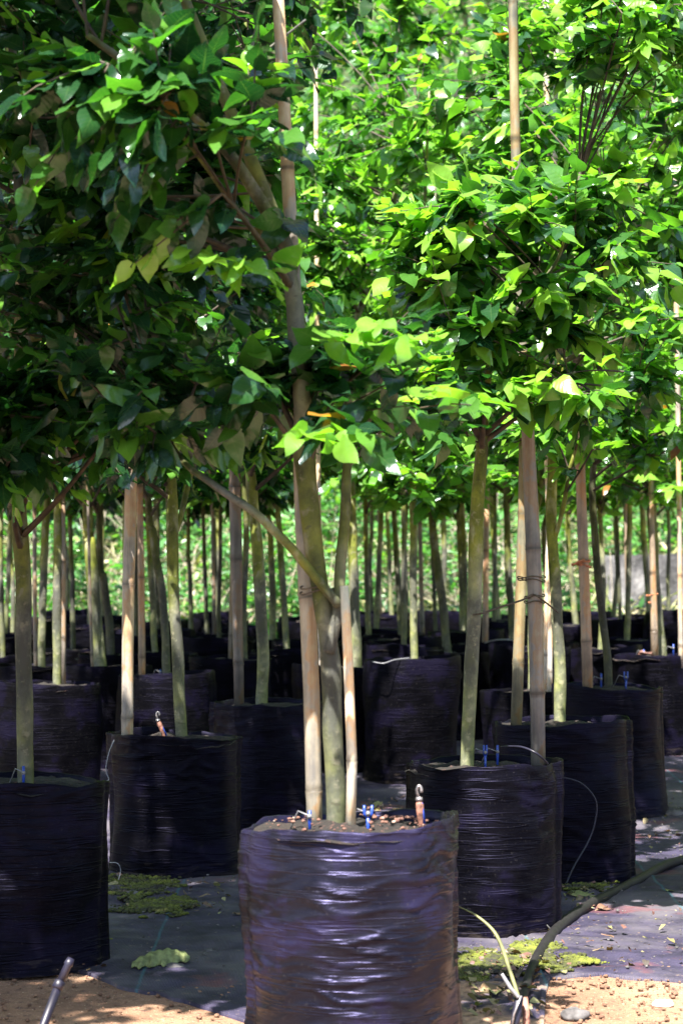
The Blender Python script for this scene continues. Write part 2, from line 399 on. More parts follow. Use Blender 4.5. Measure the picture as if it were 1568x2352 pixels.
def leafy(tips, length, per=9, seg=3, young_p=.15, droop=.25, base_tone=.0):
    """sprays of leaves round twig tips; tips: list of (start Vector, end Vector)"""
    pos = []; dr = []; nm = []; ln = []; tn = []
    for tip in tips:
        a, b = tip[0], tip[1]
        ax = np.array(b - a); tl = np.linalg.norm(ax) + 1e-6; ax = ax / tl
        n = max(3, int(per * (.7 + .6 * R())))
        young = R() < young_p if len(tip) < 3 else bool(tip[2]); tb = rng.normal(base_tone, .09)
        sidev = np.cross(ax, [0, 0, 1]); sidev /= np.linalg.norm(sidev) + 1e-6
        for k in range(n):
            t = 1 - (k / n) ** 1.1 * min(1, .32 / tl); s = 1 if k % 2 else -1
            if k == 0: d = ax.copy()
            else: d = ax * (.25 + .5 * (1 - k / n)) + sidev * s * (.7 + .4 * R()) + np.array([0, 0, .35 * rng.normal()]) + .25 * rng.normal(size=3)
            d[2] -= droop * R() * 1.5
            pos.append(np.array(a) + (np.array(b) - np.array(a)) * t); dr.append(d)
            nm.append(np.array([0, 0, 1.]) + .38 * rng.normal(size=3))
            yy = young and k < n * .55
            ln.append(length * (.62 + .5 * R()) * (.8 if k == 0 or yy and k < 2 else 1))
            if yy: tn.append((.66 if len(tip) > 2 else .76) + .17 * R())
            else:
                r = R()
                tn.append(.952 + .048 * R() if r > .9965 else float(np.clip(rng.normal(.32, .17) + tb, 0, .78)))
    return np.array(pos), np.array(dr), np.array(nm), np.array(ln), np.array(tn)

def sample_ell(c, r):
    while True:
        v = np.array([2 * R() - 1, 2 * R() - 1, 2 * R() - 1]); l = np.linalg.norm(v)
        if .25 < l < 1: break
    v = v * (.75 + .25 * R())
    return Vector((c[0] + v[0] * r[0], c[1] + v[1] * r[1], c[2] + v[2] * r[2]))

def crown(root, skel, ells, n_br, n_tip, leaf_len, per, seg=3, young=.15, base_tone=0., mtl=None, sides=5, spray=None):
    """branches reach from skeleton points (pos, radius) into ellipsoids; tips carry sprays. Adds two parts."""
    mb = MB(); nodes = []
    tot = sum(e[2] for e in ells)
    def pick():
        r = R() * tot
        for e in ells:
            r -= e[2]
            if r <= 0: return e
        return ells[-1]
    def curve(a, b, r0, r1, k=5, lift=.12):
        d = (b - a).length; pts = []; mid = (a + b) / 2 + Vector((rng.normal() * .06 * d, rng.normal() * .06 * d, lift * d * (R() - .25)))
        for i in range(k + 1):
            t = i / k; pts.append(a * (1 - t) ** 2 + mid * 2 * t * (1 - t) + b * t * t)
        mb.tube(pts, [r0 * (1 - i / k) + r1 * i / k for i in range(k + 1)], sides, caps=False)
        return pts
    for _ in range(n_br):
        e = pick(); b = sample_ell(e[0], [q * .8 for q in e[1]])
        best = min(skel, key=lambda s: ((s[0] - b).length + max(0, s[0].z - b.z + .15) * 1.2) * (.85 + .3 * R()))
        r0 = min(best[1] * .55, .012)
        pts = curve(best[0], b, r0, .004, 6)
        nodes += pts[2:]
    tips = []
    nodesA = np.array([tuple(p) for p in nodes])
    for _ in range(n_tip):
        e = pick(); b = sample_ell(e[0], e[1])
        dd = np.linalg.norm(nodesA - np.array(b), axis=1); a = nodes[int(np.argmin(dd))]
        if (b - a).length > .65: b = a + (b - a).normalized() * (.4 + .25 * R())
        curve(a, b, .0035, .0015, 3, .2)
        tips.append((a, b))
    if spray: tips += spray
    if len(mb.v): mb.build('branches', M_TWIG, root)
    pos, dr, nm, ln, tn = leafy(tips, leaf_len, per, seg, young, base_tone=base_tone)
    me = leaf_mesh('crown', pos, dr, nm, ln, tn, mtl or M_LEAF, segs=seg)
    link('crown', me, root)
    return tips

# ------------------------------------------------------------------ ground, mat, hill
def grid_sheet(name, xs, ys, mtl, dz=0, cut=None, kind='structure'):
    nx, ny = len(xs), len(ys); vs = []; fs = []
    for y in ys:
        for x in xs: vs.append((x, y, gz(x, y) + dz + (cut(x, y, 1) if cut else 0)))
    for j in range(ny - 1):
        for i in range(nx - 1):
            if cut and not cut((xs[i] + xs[i + 1]) / 2, (ys[j] + ys[j + 1]) / 2, 0): continue
            fs.append((j * nx + i, j * nx + i + 1, (j + 1) * nx + i + 1, (j + 1) * nx + i))
    me = bpy.data.meshes.new(name); me.from_pydata(vs, [], fs); me.materials.append(mtl)
    me.polygons.foreach_set('use_smooth', [True] * len(fs)); me.update()
    o = link(name, me); return tag(o, kind=kind)
ys = list(np.arange(-6, 5.5, .5)) + list(np.arange(5.5, 9, .05)) + list(np.arange(9, 22, .25)) + list(np.arange(22, 46, .5)) + [60, 100, 200]
xs = [-120, -60, -30, -16] + list(np.arange(-12, -2.2, .6)) + list(np.arange(-2.2, 2.2, .04)) + list(np.arange(2.2, 12.1, .6)) + [16, 30, 60, 120]
_g = gz
def gz_far(x, y): return _g(x, y)
o = grid_sheet('ground', xs, ys, M_GROUND)
o.data.materials.append(M_HILL)
mi = [1 if p.center.y > 20.5 else 0 for p in o.data.polygons]; o.data.polygons.foreach_set('material_index', mi)
def mat_edge(x):
    n = .10 * noise.noise(Vector((x * 2.3, 0, 5))) + .05 * noise.noise(Vector((x * 7, 1, 5))) + .02 * noise.noise(Vector((x * 23, 1, 5)))
    pts = [(-9, 7.2), (-.95, 7.15), (-.55, 6.75), (-.2, 6.2), (.55, 6.10), (.63, 6.85), (9, 6.9)]
    return float(np.interp(x, [p[0] for p in pts], [p[1] for p in pts])) + n
def weed_mat():
    xs_ = np.arange(-3.2, 3.2, .03); ts = np.concatenate([np.linspace(0, .06, 3), np.linspace(.075, .5, 130), np.linspace(.51, 1, 60)]); vs = []; fs = []
    for x in xs_:
        e = mat_edge(x)
        for t in ts:
            y = e + (20.7 - e) * t * t if t > .06 else e + .06 * t
            w_ = .014 * noise.noise(Vector((x * 1.6 + y * .9, y * 5.5 - x * 1.2, 9))) + .007 * noise.noise(Vector((x * 4, y * 13, 2)))
            vs.append((x, y, gz(x, y) + .012 + max(w_, -.006) * min(1, (y - e) * 6) - (.016 if t == 0 else 0)))
    n = len(ts)
    for i in range(len(xs_) - 1):
        for j in range(n - 1): q = i * n + j; fs.append((q, q + n, q + n + 1, q + 1))
    me = bpy.data.meshes.new('weed_mat'); me.from_pydata(vs, [], fs); me.materials.append(M_MAT); me.polygons.foreach_set('use_smooth', [True] * len(fs)); me.update()
    tag(link('weed_mat', me), kind='structure')
weed_mat()
def unseen_lane_mat():
    xs_ = np.arange(-7, 7, .25); ys_ = np.arange(-6, 5.9, .25)
    grid_sheet('weed_mat', list(xs_), list(ys_), M_MAT, .012)  # unseen strip added to cut warm light bouncing onto the bags
unseen_lane_mat()

# ------------------------------------------------------------------ grow bags
BAG = {}
def make_bag(key, xc, d, rimy, label, R0=.268, near=0, seed=0, squash=1.0):
    d0 = d + 0.0
    c = P(xc, rimy, d0); base = gz(c.x, d0)
    H = c.z - base + .008
    rnd = random.Random(seed + 5)
    root = thing('grow_bag', Vector((c.x, d0, base)), label, 'grow bag', 'black plastic grow bags')
    n, m = [(48, 22), (110, 70), (180, 120)][near]
    sx = rnd.random() * 50; vs = []; fs = []
    lean = Vector(((rnd.random() - .5) * .03, 0, 0)); ph = rnd.random() * .5 - .25
    tilt = (rnd.random() - .5) * .03
    zs = [i / m for i in range(m + 1)]
    for i, t in enumerate(zs):
        for k in range(n):
            th = 2 * math.pi * k / n; cx, cy = math.cos(th), math.sin(th)
            q = Vector((cx * .9 + sx, cy * .9, 0))
            z = t * H
            r = R0 * (1 + .035 * math.exp(-t * 6) - .02 * math.exp(-(1 - t) * 9) + .028 * math.sin(3.1 * t + sx))
            r += .030 * noise.noise(q * 1.3 + Vector((0, 0, z * 2))) + .012 * noise.noise(q * 2.6 + Vector((3, 0, z * 5)))
            # horizontal wrinkles, ridged, wandering
            wob = .05 * noise.noise(q * 2 + Vector((0, 0, 3)))
            a1 = 1 - abs(noise.noise(q * .9 + Vector((0, 0, (z + wob) * 15)))) * 2.2
            a2 = 1 - abs(noise.noise(q * 1.7 + Vector((9, 0, (z + wob) * 34)))) * 2.2
            msk = max(0, .5 + 1.4 * noise.noise(q * .9 + Vector((4, 7, z * 4))))
            r += (.0065 * max(a1, 0) ** 6 + .0045 * max(a2, 0) ** 5) * min(1.2, msk)
            # lay-flat creases at both sides
            for cr in (math.pi + ph, ph, ):
                dl = (th - cr + math.pi) % (2 * math.pi) - math.pi
                r += .012 * math.exp(-(dl / .05) ** 2) * (.6 + .4 * t) - .007 * math.exp(-((abs(dl) - .14) / .08) ** 2)
            zz = z
            if t > .97: zz += (t - .97) / .03 * (.016 * noise.noise(q * 1.6 + Vector((0, 0, 40))) + .006 * noise.noise(q * 6 + Vector((0, 0, 41))) + tilt * cx)
            if t > .9: r += .006 * noise.noise(q * 3 + Vector((0, 0, 44))) * (t - .9) * 10
            vs.append((c.x + cx * r + lean.x * t, d0 + cy * r * squash, base + zz))
    top = m * n
    # inner wall, turned over the rim
    prof = [(-.002, .003), (-.006, .001), (-.008, -.02), (-.008, -.07)]
    for (dr, dz_) in prof:
        for k in range(n):
            th = 2 * math.pi * k / n; o_ = vs[top + k]
            vs.append((o_[0] + math.cos(th) * dr, o_[1] + math.sin(th) * dr, o_[2] + dz_))
    rows = m + 1 + len(prof)
    for i in range(rows - 1):
        for k in range(n):
            k2 = (k + 1) % n; fs.append((i * n + k, i * n + k2, (i + 1) * n + k2, (i + 1) * n + k))
    me = bpy.data.meshes.new('bag_wall'); me.from_pydata(vs, [], fs); me.materials.append({2: M_BAGF, 1: M_BAG, 0: M_BAG_SHADED}[near])
    me.polygons.foreach_set('use_smooth', [True] * len(fs)); me.update(); link('bag_wall', me, root)
    # soil
    sv = []; sf = []; nr = 8 if near else 4; ns = 48 if near else 20
    sz = base + H - .028
    sv.append((c.x, d0, sz + .02))
    for j in range(1, nr + 1):
        rr = (R0 - .004) * j / nr
        for k in range(ns):
            th = 2 * math.pi * k / ns; x = c.x + rr * math.cos(th); y = d0 + rr * math.sin(th)
            sv.append((x, y, sz + .02 * (1 - (j / nr) ** 2) + .022 * noise.noise(Vector((x * 13, y * 13, 1))) + .01 * noise.noise(Vector((x * 50, y * 50, 1)))))
    for k in range(ns): sf.append((0, 1 + k, 1 + (k + 1) % ns))
    for j in range(nr - 1):
        for k in range(ns):
            k2 = (k + 1) % ns; a = 1 + j * ns; sf.append((a + k, a + ns + k, a + ns + k2, a + k2))
    me = bpy.data.meshes.new('potting_soil'); me.from_pydata(sv, [], sf); me.materials.append(M_POTSOIL)
    me.polygons.foreach_set('use_smooth', [True] * len(sf)); me.update(); link('potting_soil', me, root)
    BAG[key] = (c.x, d0, sz, R0, base, H)
    return root
B = [  # key, x centre, depth, rim y, label, detail
 ('F', 810, 5.78, 1893, 'large wrinkled black grow bag nearest the camera, cut off by the bottom edge', 2),
 ('L', 48, 7.2, 1795, 'black grow bag at the left edge in front, sand by its foot', 1),
 ('M', 403, 9.1, 1692, 'black grow bag left of the front one, sunlit stake at its left, moss below', 1),
 ('A', 1102, 7.75, 1757, 'black grow bag just right of and behind the front one, moss along its foot', 1),
 ('C', 1292, 8.95, 1660, 'black grow bag with blue sheen behind the bag right of the front one', 1),
 ('D', 1400, 10.8, 1580, 'black grow bag at the right carrying the cane with orange twine', 1),
 ('N', 612, 10.4, 1618, 'shaded black grow bag behind the left mid bag, two stems close together in it', 1),
 ('R', 112, 11.6, 1572, 'shaded black grow bag directly behind the one at the left edge', 0),
 ('P', 380, 12.2, 1550, 'shaded black grow bag behind the cane of the left mid bag', 0),
 ('AA', 945, 12.4, 1516, 'wide dark grow bag right of the front stems, white wire on its rim', 0),
 ('Y', 785, 12.9, 1532, 'dark grow bag right behind the three front stems', 0),
 ('O', 246, 13.1, 1532, 'dark grow bag left of the bright cane, one thick trunk in it', 0),
 ('Q', 70, 13.4, 1532, 'dark grow bag behind the left-edge trunk with grey stem and thin orange cane', 0),
 ('X', 525, 13.7, 1514, 'dark grow bag showing behind the paired stems left of centre', 0),
 ('E', 1500, 13.9, 1507, 'dark grow bag near the right edge with pinkish leaf litter on its soil', 0),
 ('W', 662, 14.6, 1495, 'small far grow bag just left of the front cane', 0),
 ('O2', 262, 14.6, 1506, 'far dark grow bag with the mottled leaning trunk, left of the bright cane', 0),
 ('U', -18, 13.9, 1512, 'far dark grow bag cut by the left edge of the photo', 0),
 ('P2', 362, 14.7, 1500, 'far grow bag between the bright cane and the trunk right of it', 0),
 ('FF', 1118, 15.6, 1478, 'far grow bag right of the leaning trunk with a white wire on the rim', 0),
 ('DD', 1032, 14.9, 1500, 'far dark grow bag just left of the leaning right trunk', 0),
 ('W2', 610, 16.2, 1474, 'far grow bag left of centre carrying a yellowish green stem', 0),
 ('BB', 908, 16.7, 1462, 'far grow bag right of centre with the pink and mottled stem pair', 0),
 ('V', 478, 17.2, 1457, 'far grow bag with two slim yellow stems, in front of the weeds', 0),
 ('CC', 985, 17.7, 1460, 'far grow bag carrying a slim orange cane right of centre', 0),
 ('F2', 1062, 17.4, 1452, 'far grow bag behind the leaning right trunk, grey stem in it', 0),
 ('HH', 1318, 18.0, 1438, 'far grow bag left of the cane with orange twine', 0),
 ('II', 1432, 17.6, 1424, 'far grow bag below the concrete wall, dark cane in it', 0),
 ('GG', 1148, 19.4, 1424, 'smallest far grow bag behind the mottled right trunk', 0),
 ('EE', 886, 19.8, 1414, 'smallest far grow bag with two thin dark stems right of centre', 0),
 ('JJ', 1490, 19.2, 1412, 'far grow bag in front of the concrete wall with a dark leaning stem', 0),
 ('KK', 1554, 17.2, 1404, 'far grow bag at the right edge with thin dark stems', 0),
 ('G2', 1225, 11.5, 1588, 'shaded black grow bag wedged behind the blue-sheened bag', 0),
 ('G3', 830, 16.6, 1468, 'far grow bag just right of the front stems', 0),
 ('G4', 720, 16.3, 1476, 'far grow bag seen between the front stems', 0),
 ('G5', 1240, 15.9, 1478, 'far grow bag behind the long grey stake', 0),
 ('G6', 1390, 14.9, 1490, 'far grow bag behind the green stem beside the orange cane', 0),
 ('G7', 410, 17.4, 1460, 'far grow bag behind the pale olive trunk', 0),
 ('T1', 160, 16.4, 1492, 'far dark grow bag between stems at the left, nearly hidden', 0),
 ('T2', 40, 17.6, 1500, 'far dark grow bag behind the left-edge trunk, nearly hidden', 0),
]
for i, (k, x, d, ry, lab, nr) in enumerate(B):
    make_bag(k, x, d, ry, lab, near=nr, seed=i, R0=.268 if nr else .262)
ks = list(BAG)
for i, a in enumerate(ks):
    for b in ks[i + 1:]:
        dd = math.hypot(BAG[a][0] - BAG[b][0], BAG[a][1] - BAG[b][1])
        if dd < .55: print('CLOSE', a, b, round(dd, 2))

# ------------------------------------------------------------------ bamboo stakes
def bamboo(label, pts, d, bag, internode=.30, seed=0, n=12, tint=None):
    """pts: (x, y, width) in the picture, base first"""
    rnd = random.Random(seed + 100)
    P3 = [P(x, y, d) for x, y, _ in pts]; rad = [w * d / F / 2 for _, _, w in pts]
    if bag:
        P3[0].z = BAG[bag][2] - .05
    path, rr = smooth_path(P3, rad, 8)
    L = [0]
    for i in range(1, len(path)): L.append(L[-1] + (path[i] - path[i - 1]).length)
    def at(s):
        for i in range(1, len(path)):
            if L[i] >= s:
                t = (s - L[i - 1]) / max(1e-6, L[i] - L[i - 1]); return path[i - 1].lerp(path[i], t), rr[i - 1] * (1 - t) + rr[i] * t
        return path[-1], rr[-1]
    ss = [(0, 1, 0)]; s = .12 + .2 * rnd.random()
    while s < L[-1] - .03:
        ss += [(s - .022, 1.0, 0), (s - .007, 1.05, .35), (s - .002, 1.12, 1), (s + .003, 1.0, 1), (s + .007, 1.08, .5), (s + .022, .99, 0), (s + internode / 2, .985, 0)]
        s += internode * (.8 + .4 * rnd.random())
    ss = [q for q in ss if q[0] < L[-1]] + [(L[-1], 1, 0)]
    ss.sort()
    mb = MB(); pp = []; ra = []; nd = []
    for s, k, q in ss:
        p, r = at(max(0, s)); pp.append(p + Vector((rnd.random() - .5, rnd.random() - .5, 0)) * .0015); ra.append(r * k); nd.append(q)
    mb.tube(pp, ra, n)
    o = mb.build('bamboo_stake', M_BAMBOO)
    # origin at the base
    b0 = P3[0].copy(); o.data.transform(Matrix.Translation(-b0)); o.location = b0
    a = o.data.attributes.new('node', 'FLOAT', 'POINT'); a.data.foreach_set('value', np.repeat(np.array(nd, dtype=np.float32), n))
    tag(o, label, 'bamboo stake', 'stakes holding up the trees')
    o.color = (*tint, 1) if tint else rnd.choice([(.6, .58, .56, 1), (.8, .76, .72, 1), (1, .85, .7, 1)])
    return path

S_ = [ # label, bag, depth, pts
 ('thick tan bamboo stake in the front bag, left of the trunk, reaching the top', 'F', 5.86, [(723, 1870, 36), (716, 1610, 38), (706, 1400, 38), (694, 1200, 36), (688, 900, 34), (672, 600, 32), (655, 300, 30), (641, 40, 27), (636, -40, 27)]),
 ('thin pale sawn-off stake in the front bag, right of the trunk', 'F', 5.72, [(802, 1895, 24), (808, 1750, 23), (801, 1550, 23), (791, 1346, 21)]),
 ('sunlit two-tone bamboo stake on the left side of the left mid bag', 'M', 9.05, [(292, 1690, 27), (294, 1400, 28), (299, 1200, 29), (303, 1000, 27), (308, 700, 25)]),
 ('long grey bamboo stake rising out of the bag right of the front one', 'A', 7.85, [(1236, 1747, 33), (1233, 1560, 34), (1226, 1300, 35), (1214, 1050, 32), (1206, 850, 25)]),
 ('tall grey stake left of and behind the long one, its tan top showing upper right', 'C', 8.9, [(1184, 1662, 26), (1192, 1450, 26), (1200, 1250, 26), (1203, 1000, 24), (1196, 700, 23), (1184, 350, 23), (1177, -30, 22)]),
 ('orange bamboo stake wrapped with orange twine, right side', 'D', 10.75, [(1350, 1578, 24), (1344, 1400, 25), (1336, 1200, 24), (1330, 1000, 22), (1322, 700, 20)]),
 ('dark cane left of the olive trunk in the bag behind the left mid bag', 'N', 10.35, [(550, 1616, 22), (546, 1450, 24), (542, 1250, 28), (538, 1050, 26), (534, 800, 22)]),
 ('orange tan stake with dark joints just right of the sunlit stake', 'P', 12.1, [(326, 1548, 16), (325, 1376, 16), (321, 1150, 15), (318, 900, 14)]),
 ('very thin pale stake against the thick trunk left of the sunlit stake', 'O', 12.95, [(213, 1525, 7), (205, 1300, 7), (201, 1100, 6)]),
 ('thin orange stake behind the trunk at the left edge', 'Q', 13.2, [(83, 1525, 10), (80, 1350, 10), (79, 1100, 9)]),
 ('thin dark stake touching the dark grey stem at the left', 'R', 11.6, [(146, 1560, 11), (146, 1350, 11), (145, 1100, 10)]),
 ('slim yellow stake with pink foot, right one of the far pair before the weeds', 'V', 17.1, [(493, 1458, 9), (490, 1320, 9), (487, 1120, 8)]),
 ('thin pale stake peeping out behind the dark cane left of centre', 'X', 13.6, [(528, 1512, 9), (531, 1380, 9), (536, 1100, 8)]),
 ('thin white stake behind the front trunk, its tip showing near the top', 'Y', 12.8, [(737, 1535, 11), (732, 1200, 11), (728, 700, 11), (725, 125, 10)]),
 ('slim orange stake with dark joints right of centre', 'CC', 17.6, [(970, 1462, 11), (966, 1300, 11), (961, 1080, 10)]),
 ('thin dark stake, left one of the thin pair right of centre', 'EE', 19.7, [(873, 1412, 8), (871, 1240, 8), (869, 1060, 8)]),
 ('orange and white stake just right of the leaning right trunk', 'FF', 15.5, [(1113, 1478, 15), (1115, 1330, 15), (1117, 1120, 13)]),
 ('pale stake behind the right trunks whose white tip shows at the top right', 'G2', 11.5, [(1262, 1590, 12), (1262, 1250, 13), (1255, 1000, 13), (1256, 500, 14), (1252, -20, 15)]),
 ('white stake tip at the top right, right one of the two', 'G2', 11.3, [(1248, 1590, 11), (1266, 900, 11), (1279, -20, 12)]),
 ('dark slim stake with a pale edge before the concrete wall', 'II', 17.5, [(1444, 1424, 11), (1438, 1250, 11), (1431, 1040, 10)]),
 ('orange footed stake beside the trunk near the right edge', 'E', 13.85, [(1504, 1506, 19), (1500, 1350, 15), (1496, 1180, 12), (1493, 1000, 12)]),
 ('thin dark stake nearest the right edge', 'E', 13.7, [(1563, 1505, 11), (1560, 1240, 11), (1552, 600, 12), (1549, 165, 13)]),
]
SP = {}
for i, (lab, bag, d, pts) in enumerate(S_):
    SP[i] = bamboo(lab, pts, d, bag, tint={0: (1.1, 1.08, .98), 1: (2.1, 2.05, 1.9), 2: (1.35, 1.3, 1.25), 3: (.70, .72, .80), 4: (.62, .64, .50), 5: (1.2, .95, .8), 6: (.42, .41, .43), 7: (1.1, .85, .65), 13: (1.8, 1.8, 1.8), 16: (1.3, 1.1, 1), 17: (1.9, 1.9, 1.9), 18: (1.9, 1.9, 1.9), 21: (1.6, 1.5, 1.4)}.get(i), internode=.52 if d < 10 else .42, seed=i)

# ------------------------------------------------------------------ trees
def young_tree(label, bag, d, pts, ells, n_br, n_tip, leaf=.115, per=9, seg=3, young=.15, tone=0., extra=(), top=None, spray=None, group=None):  # tone darkens left leaves and brightens right ones, standing in for sun
    """pts (x, y, width) base first; extra: list of limbs [(x, y, width, depth)...]; ells in metres ((cx,cy,cz),(rx,ry,rz),weight)"""
    P3 = [P(x, y, d) for x, y, _ in pts]; rad = [w * d / F / 2 for _, _, w in pts]
    if bag: P3[0].z = BAG[bag][2] - .03; base = P3[0].copy()
    else: base = P3[0].copy()
    if top: P3.append(Vector(top)); rad.append(.006)
    rad.insert(1, rad[0] * 1.0); P3.insert(1, P3[0].lerp(P3[1], .12)); rad[0] *= 1.28
    path, rr = smooth_path(P3, rad, 7)
    mb = MB(); rn = random.Random(len(label))
    for i in range(1, len(path)):
        path[i] = path[i] + Vector((noise.noise(path[i] * 5), noise.noise(path[i] * 5 + Vector((7, 0, 0))), 0)) * .006
        rr[i] *= 1 + .10 * noise.noise(path[i] * 9)
    mb.tube(path, rr, 14)
    skel = [(p, r) for p, r in zip(path, rr) if p.z > base.z + .55]
    root = thing('nursery_tree', base, label, 'young tree', group)
    for ex in extra:
        ep = [P(x, y, dd) for x, y, _, dd in ex]; er = [w * dd / F / 2 for _, _, w, dd in ex]
        pth, r2 = smooth_path(ep, er, 6)
        for i in range(1, len(pth)): pth[i] = pth[i] + Vector((noise.noise(pth[i] * 7), 0, noise.noise(pth[i] * 7 + Vector((3, 0, 0))))) * .008
        mb.tube(pth, r2, 10); skel += [(p, r) for p, r in zip(pth, r2)][3:]
    mb.build('trunk', M_BARK, root)
    crown(root, skel, ells, n_br, n_tip, leaf, per, seg, young, tone, spray=spray)
    return root
def E_(x, y, d, rx, ry, rz, w=1):
    """ellipsoid centred on a picture point; radii in metres"""
    c = P(x, y, d); return ((c.x, c.y, c.z), (rx, ry, rz), w)

Q = 1.0
# front tree
young_tree('tree with forked olive trunk and big upper left limb, in the nearest bag', 'F', 5.8,
  [(770, 1897, 44), (766, 1700, 46), (762, 1560, 48), (752, 1460, 44), (735, 1340, 42), (712, 1180, 46), (698, 1050, 46), (690, 880, 42), (678, 700, 40), (650, 590, 40), (630, 500, 34)],
  [E_(260, 220, 6.4, .68, .55, .55, 3), E_(330, 260, 5.35, .45, .25, .38, 1.1), E_(230, 640, 6.5, .58, .5, .40, 2.2), E_(470, 330, 6.5, .25, .4, .4, .6), E_(460, 900, 5.9, .50, .40, .20, 1.1), E_(860, 860, 5.8, .34, .4, .20, .7),
   ((-.85, 5.8, 3.7), (.8, .6, .6), 3.6), ((-1.0, 5.25, 3.35), (.7, .5, .38), 2.6), ((-.55, 5.45, 3.15), (.42, .38, .26), 1.6)],  # unseen foliage above the frame, placed to shade the upper left
  84, int(600 * Q), leaf=.116, per=9, seg=6, young=.08, tone=-.10, top=(-.75, 5.6, 3.6),
  extra=[[(756, 1500, 26, 5.78), (778, 1400, 26, 5.78), (786, 1280, 26, 5.80), (792, 1150, 24, 5.82), (806, 1040, 20, 5.84), (860, 940, 12, 5.82)],
         [(778, 1392, 22, 5.76), (710, 1310, 22, 5.74), (650, 1238, 21, 5.72), (560, 1160, 19, 5.75), (480, 1105, 17, 5.8), (420, 1060, 13, 5.9), (380, 1000, 8, 6.0)],
         [(640, 545, 34, 5.8), (590, 440, 30, 5.75), (510, 335, 26, 5.7), (430, 245, 24, 5.65), (320, 165, 20, 5.6), (200, 80, 14, 5.5)],
         [(636, 560, 16, 5.8), (560, 500, 14, 5.72), (490, 410, 13, 5.66), (440, 340, 11, 5.6), (380, 250, 8, 5.5)],
         [(648, 620, 20, 5.8), (600, 470, 12, 5.85), (560, 300, 10, 5.9), (572, 160, 9, 5.9), (600, 20, 7, 5.9)],
         [(560, 150, 6, 5.9), (620, 110, 6, 5.88), (700, 45, 5, 5.86)]],
  spray=[(P(640, 620, 5.6), P(560, 600, 5.35), 1), (P(560, 600, 5.6), P(430, 570, 5.35), 1), (P(520, 620, 5.6), P(480, 590, 5.3), 1), (P(700, 800, 5.65), P(800, 770, 5.4), 1), (P(860, 830, 5.6), P(950, 775, 5.35), 1), (P(800, 760, 5.6), P(880, 735, 5.4), 1),
         (P(740, 960, 5.65), P(680, 1005, 5.35), 1), (P(740, 960, 5.6), P(775, 1015, 5.35), 1), (P(760, 950, 5.6), P(830, 990, 5.4), 0), (P(690, 330, 5.9), P(640, 350, 5.6)), (P(700, 520, 5.9), P(650, 500, 5.6)), (P(600, 180, 5.9), P(650, 160, 5.65)), (P(800, 1010, 5.6), P(850, 1020, 5.45)), (P(560, 860, 5.6), P(620, 890, 5.4))])
# left edge tree
young_tree('tree at the left edge with a dark straight leader and low hanging blue-green leaves', 'L', 7.1,
  [(60, 1793, 38), (55, 1560, 38), (51, 1320, 38), (42, 1126, 36), (45, 900, 32), (48, 700, 28), (45, 450, 24)],
  [E_(90, 960, 6.7, .42, .40, .20, 1.6), E_(330, 960, 6.9, .20, .3, .14, .5), E_(60, 500, 7.2, .75, .6, .55, 2.5), ((-1.0, 6.8, 3.9), (1.1, 1.0, .9), 5), E_(-20, 1060, 6.5, .25, .3, .12, .5)],  # the heaviest mass lies out of view, enlarged for overhead shade
  58, int(420 * Q), leaf=.122, per=8, seg=5, young=.03, tone=-.08, top=(-1.1, 7.0, 3.9),
  extra=[[(44, 780, 20, 7.1), (140, 770, 16, 7.05), (230, 800, 15, 7.0), (320, 856, 14, 6.95)]])
# tree right of the front bag
young_tree('tree with the curved olive trunk right of centre, broad bright crown', 'A', 7.7,
  [(1073, 1760, 32), (1074, 1690, 31), (1082, 1560, 32), (1088, 1400, 33), (1095, 1226, 34), (1104, 1050, 28), (1108, 950, 24), (1125, 830, 18), (1150, 770, 14)],
  [E_(1160, 560, 7.5, .50, .50, .36, 3), E_(1000, 850, 7.4, .36, .4, .22, .9), E_(1300, 860, 7.5, .32, .35, .20, .9), E_(1350, 560, 7.8, .45, .45, .28, 1.2), E_(960, 600, 7.8, .32, .40, .25, .8)],
  40, int(230 * Q), leaf=.115, per=9, seg=5, young=.34, tone=.12,
  extra=[[(1140, 800, 14, 7.7), (1180, 730, 11, 7.66), (1225, 670, 10, 7.6), (1275, 600, 8, 7.5), (1300, 540, 5, 7.4)],
         [(1120, 850, 12, 7.7), (1165, 830, 10, 7.7), (1215, 866, 9, 7.65), (1260, 870, 7, 7.6), (1320, 855, 5, 7.5)],
         [(1125, 830, 12, 7.7), (1060, 700, 10, 7.8), (1010, 560, 7, 7.8), (1000, 420, 5, 7.8)]],
  spray=[(P(960, 1000, 7.3), P(1040, 1000, 7.1)), (P(1060, 980, 7.3), P(1010, 1030, 7.1)), (P(1060, 880, 7.4), P(1110, 930, 7.15)), (P(1050, 960, 7.4), P(1070, 1000, 7.2)), (P(890, 960, 7.3), P(940, 1000, 7.2))])
young_tree('tree in the left mid bag with a smooth pale olive trunk', 'M', 9.15,
  [(418, 1692, 28), (410, 1540, 27), (400, 1376, 27), (395, 1200, 28), (394, 1080, 25), (400, 900, 20), (392, 640, 15)],
  [E_(380, 700, 9.2, .75, .65, .55, 3), E_(320, 1030, 8.9, .40, .4, .15, .6), ((-.6, 9.2, 4.0), (.9, .8, .9), 3)],  # last mass is out of view, raised to deepen the shade
  40, int(260 * Q), leaf=.115, per=9, seg=5, young=.08, tone=-.08, top=(-.75, 9.2, 3.6),
  extra=[[(396, 1240, 12, 9.15), (420, 1160, 14, 9.2), (440, 1080, 12, 9.25), (470, 960, 8, 9.3)]])
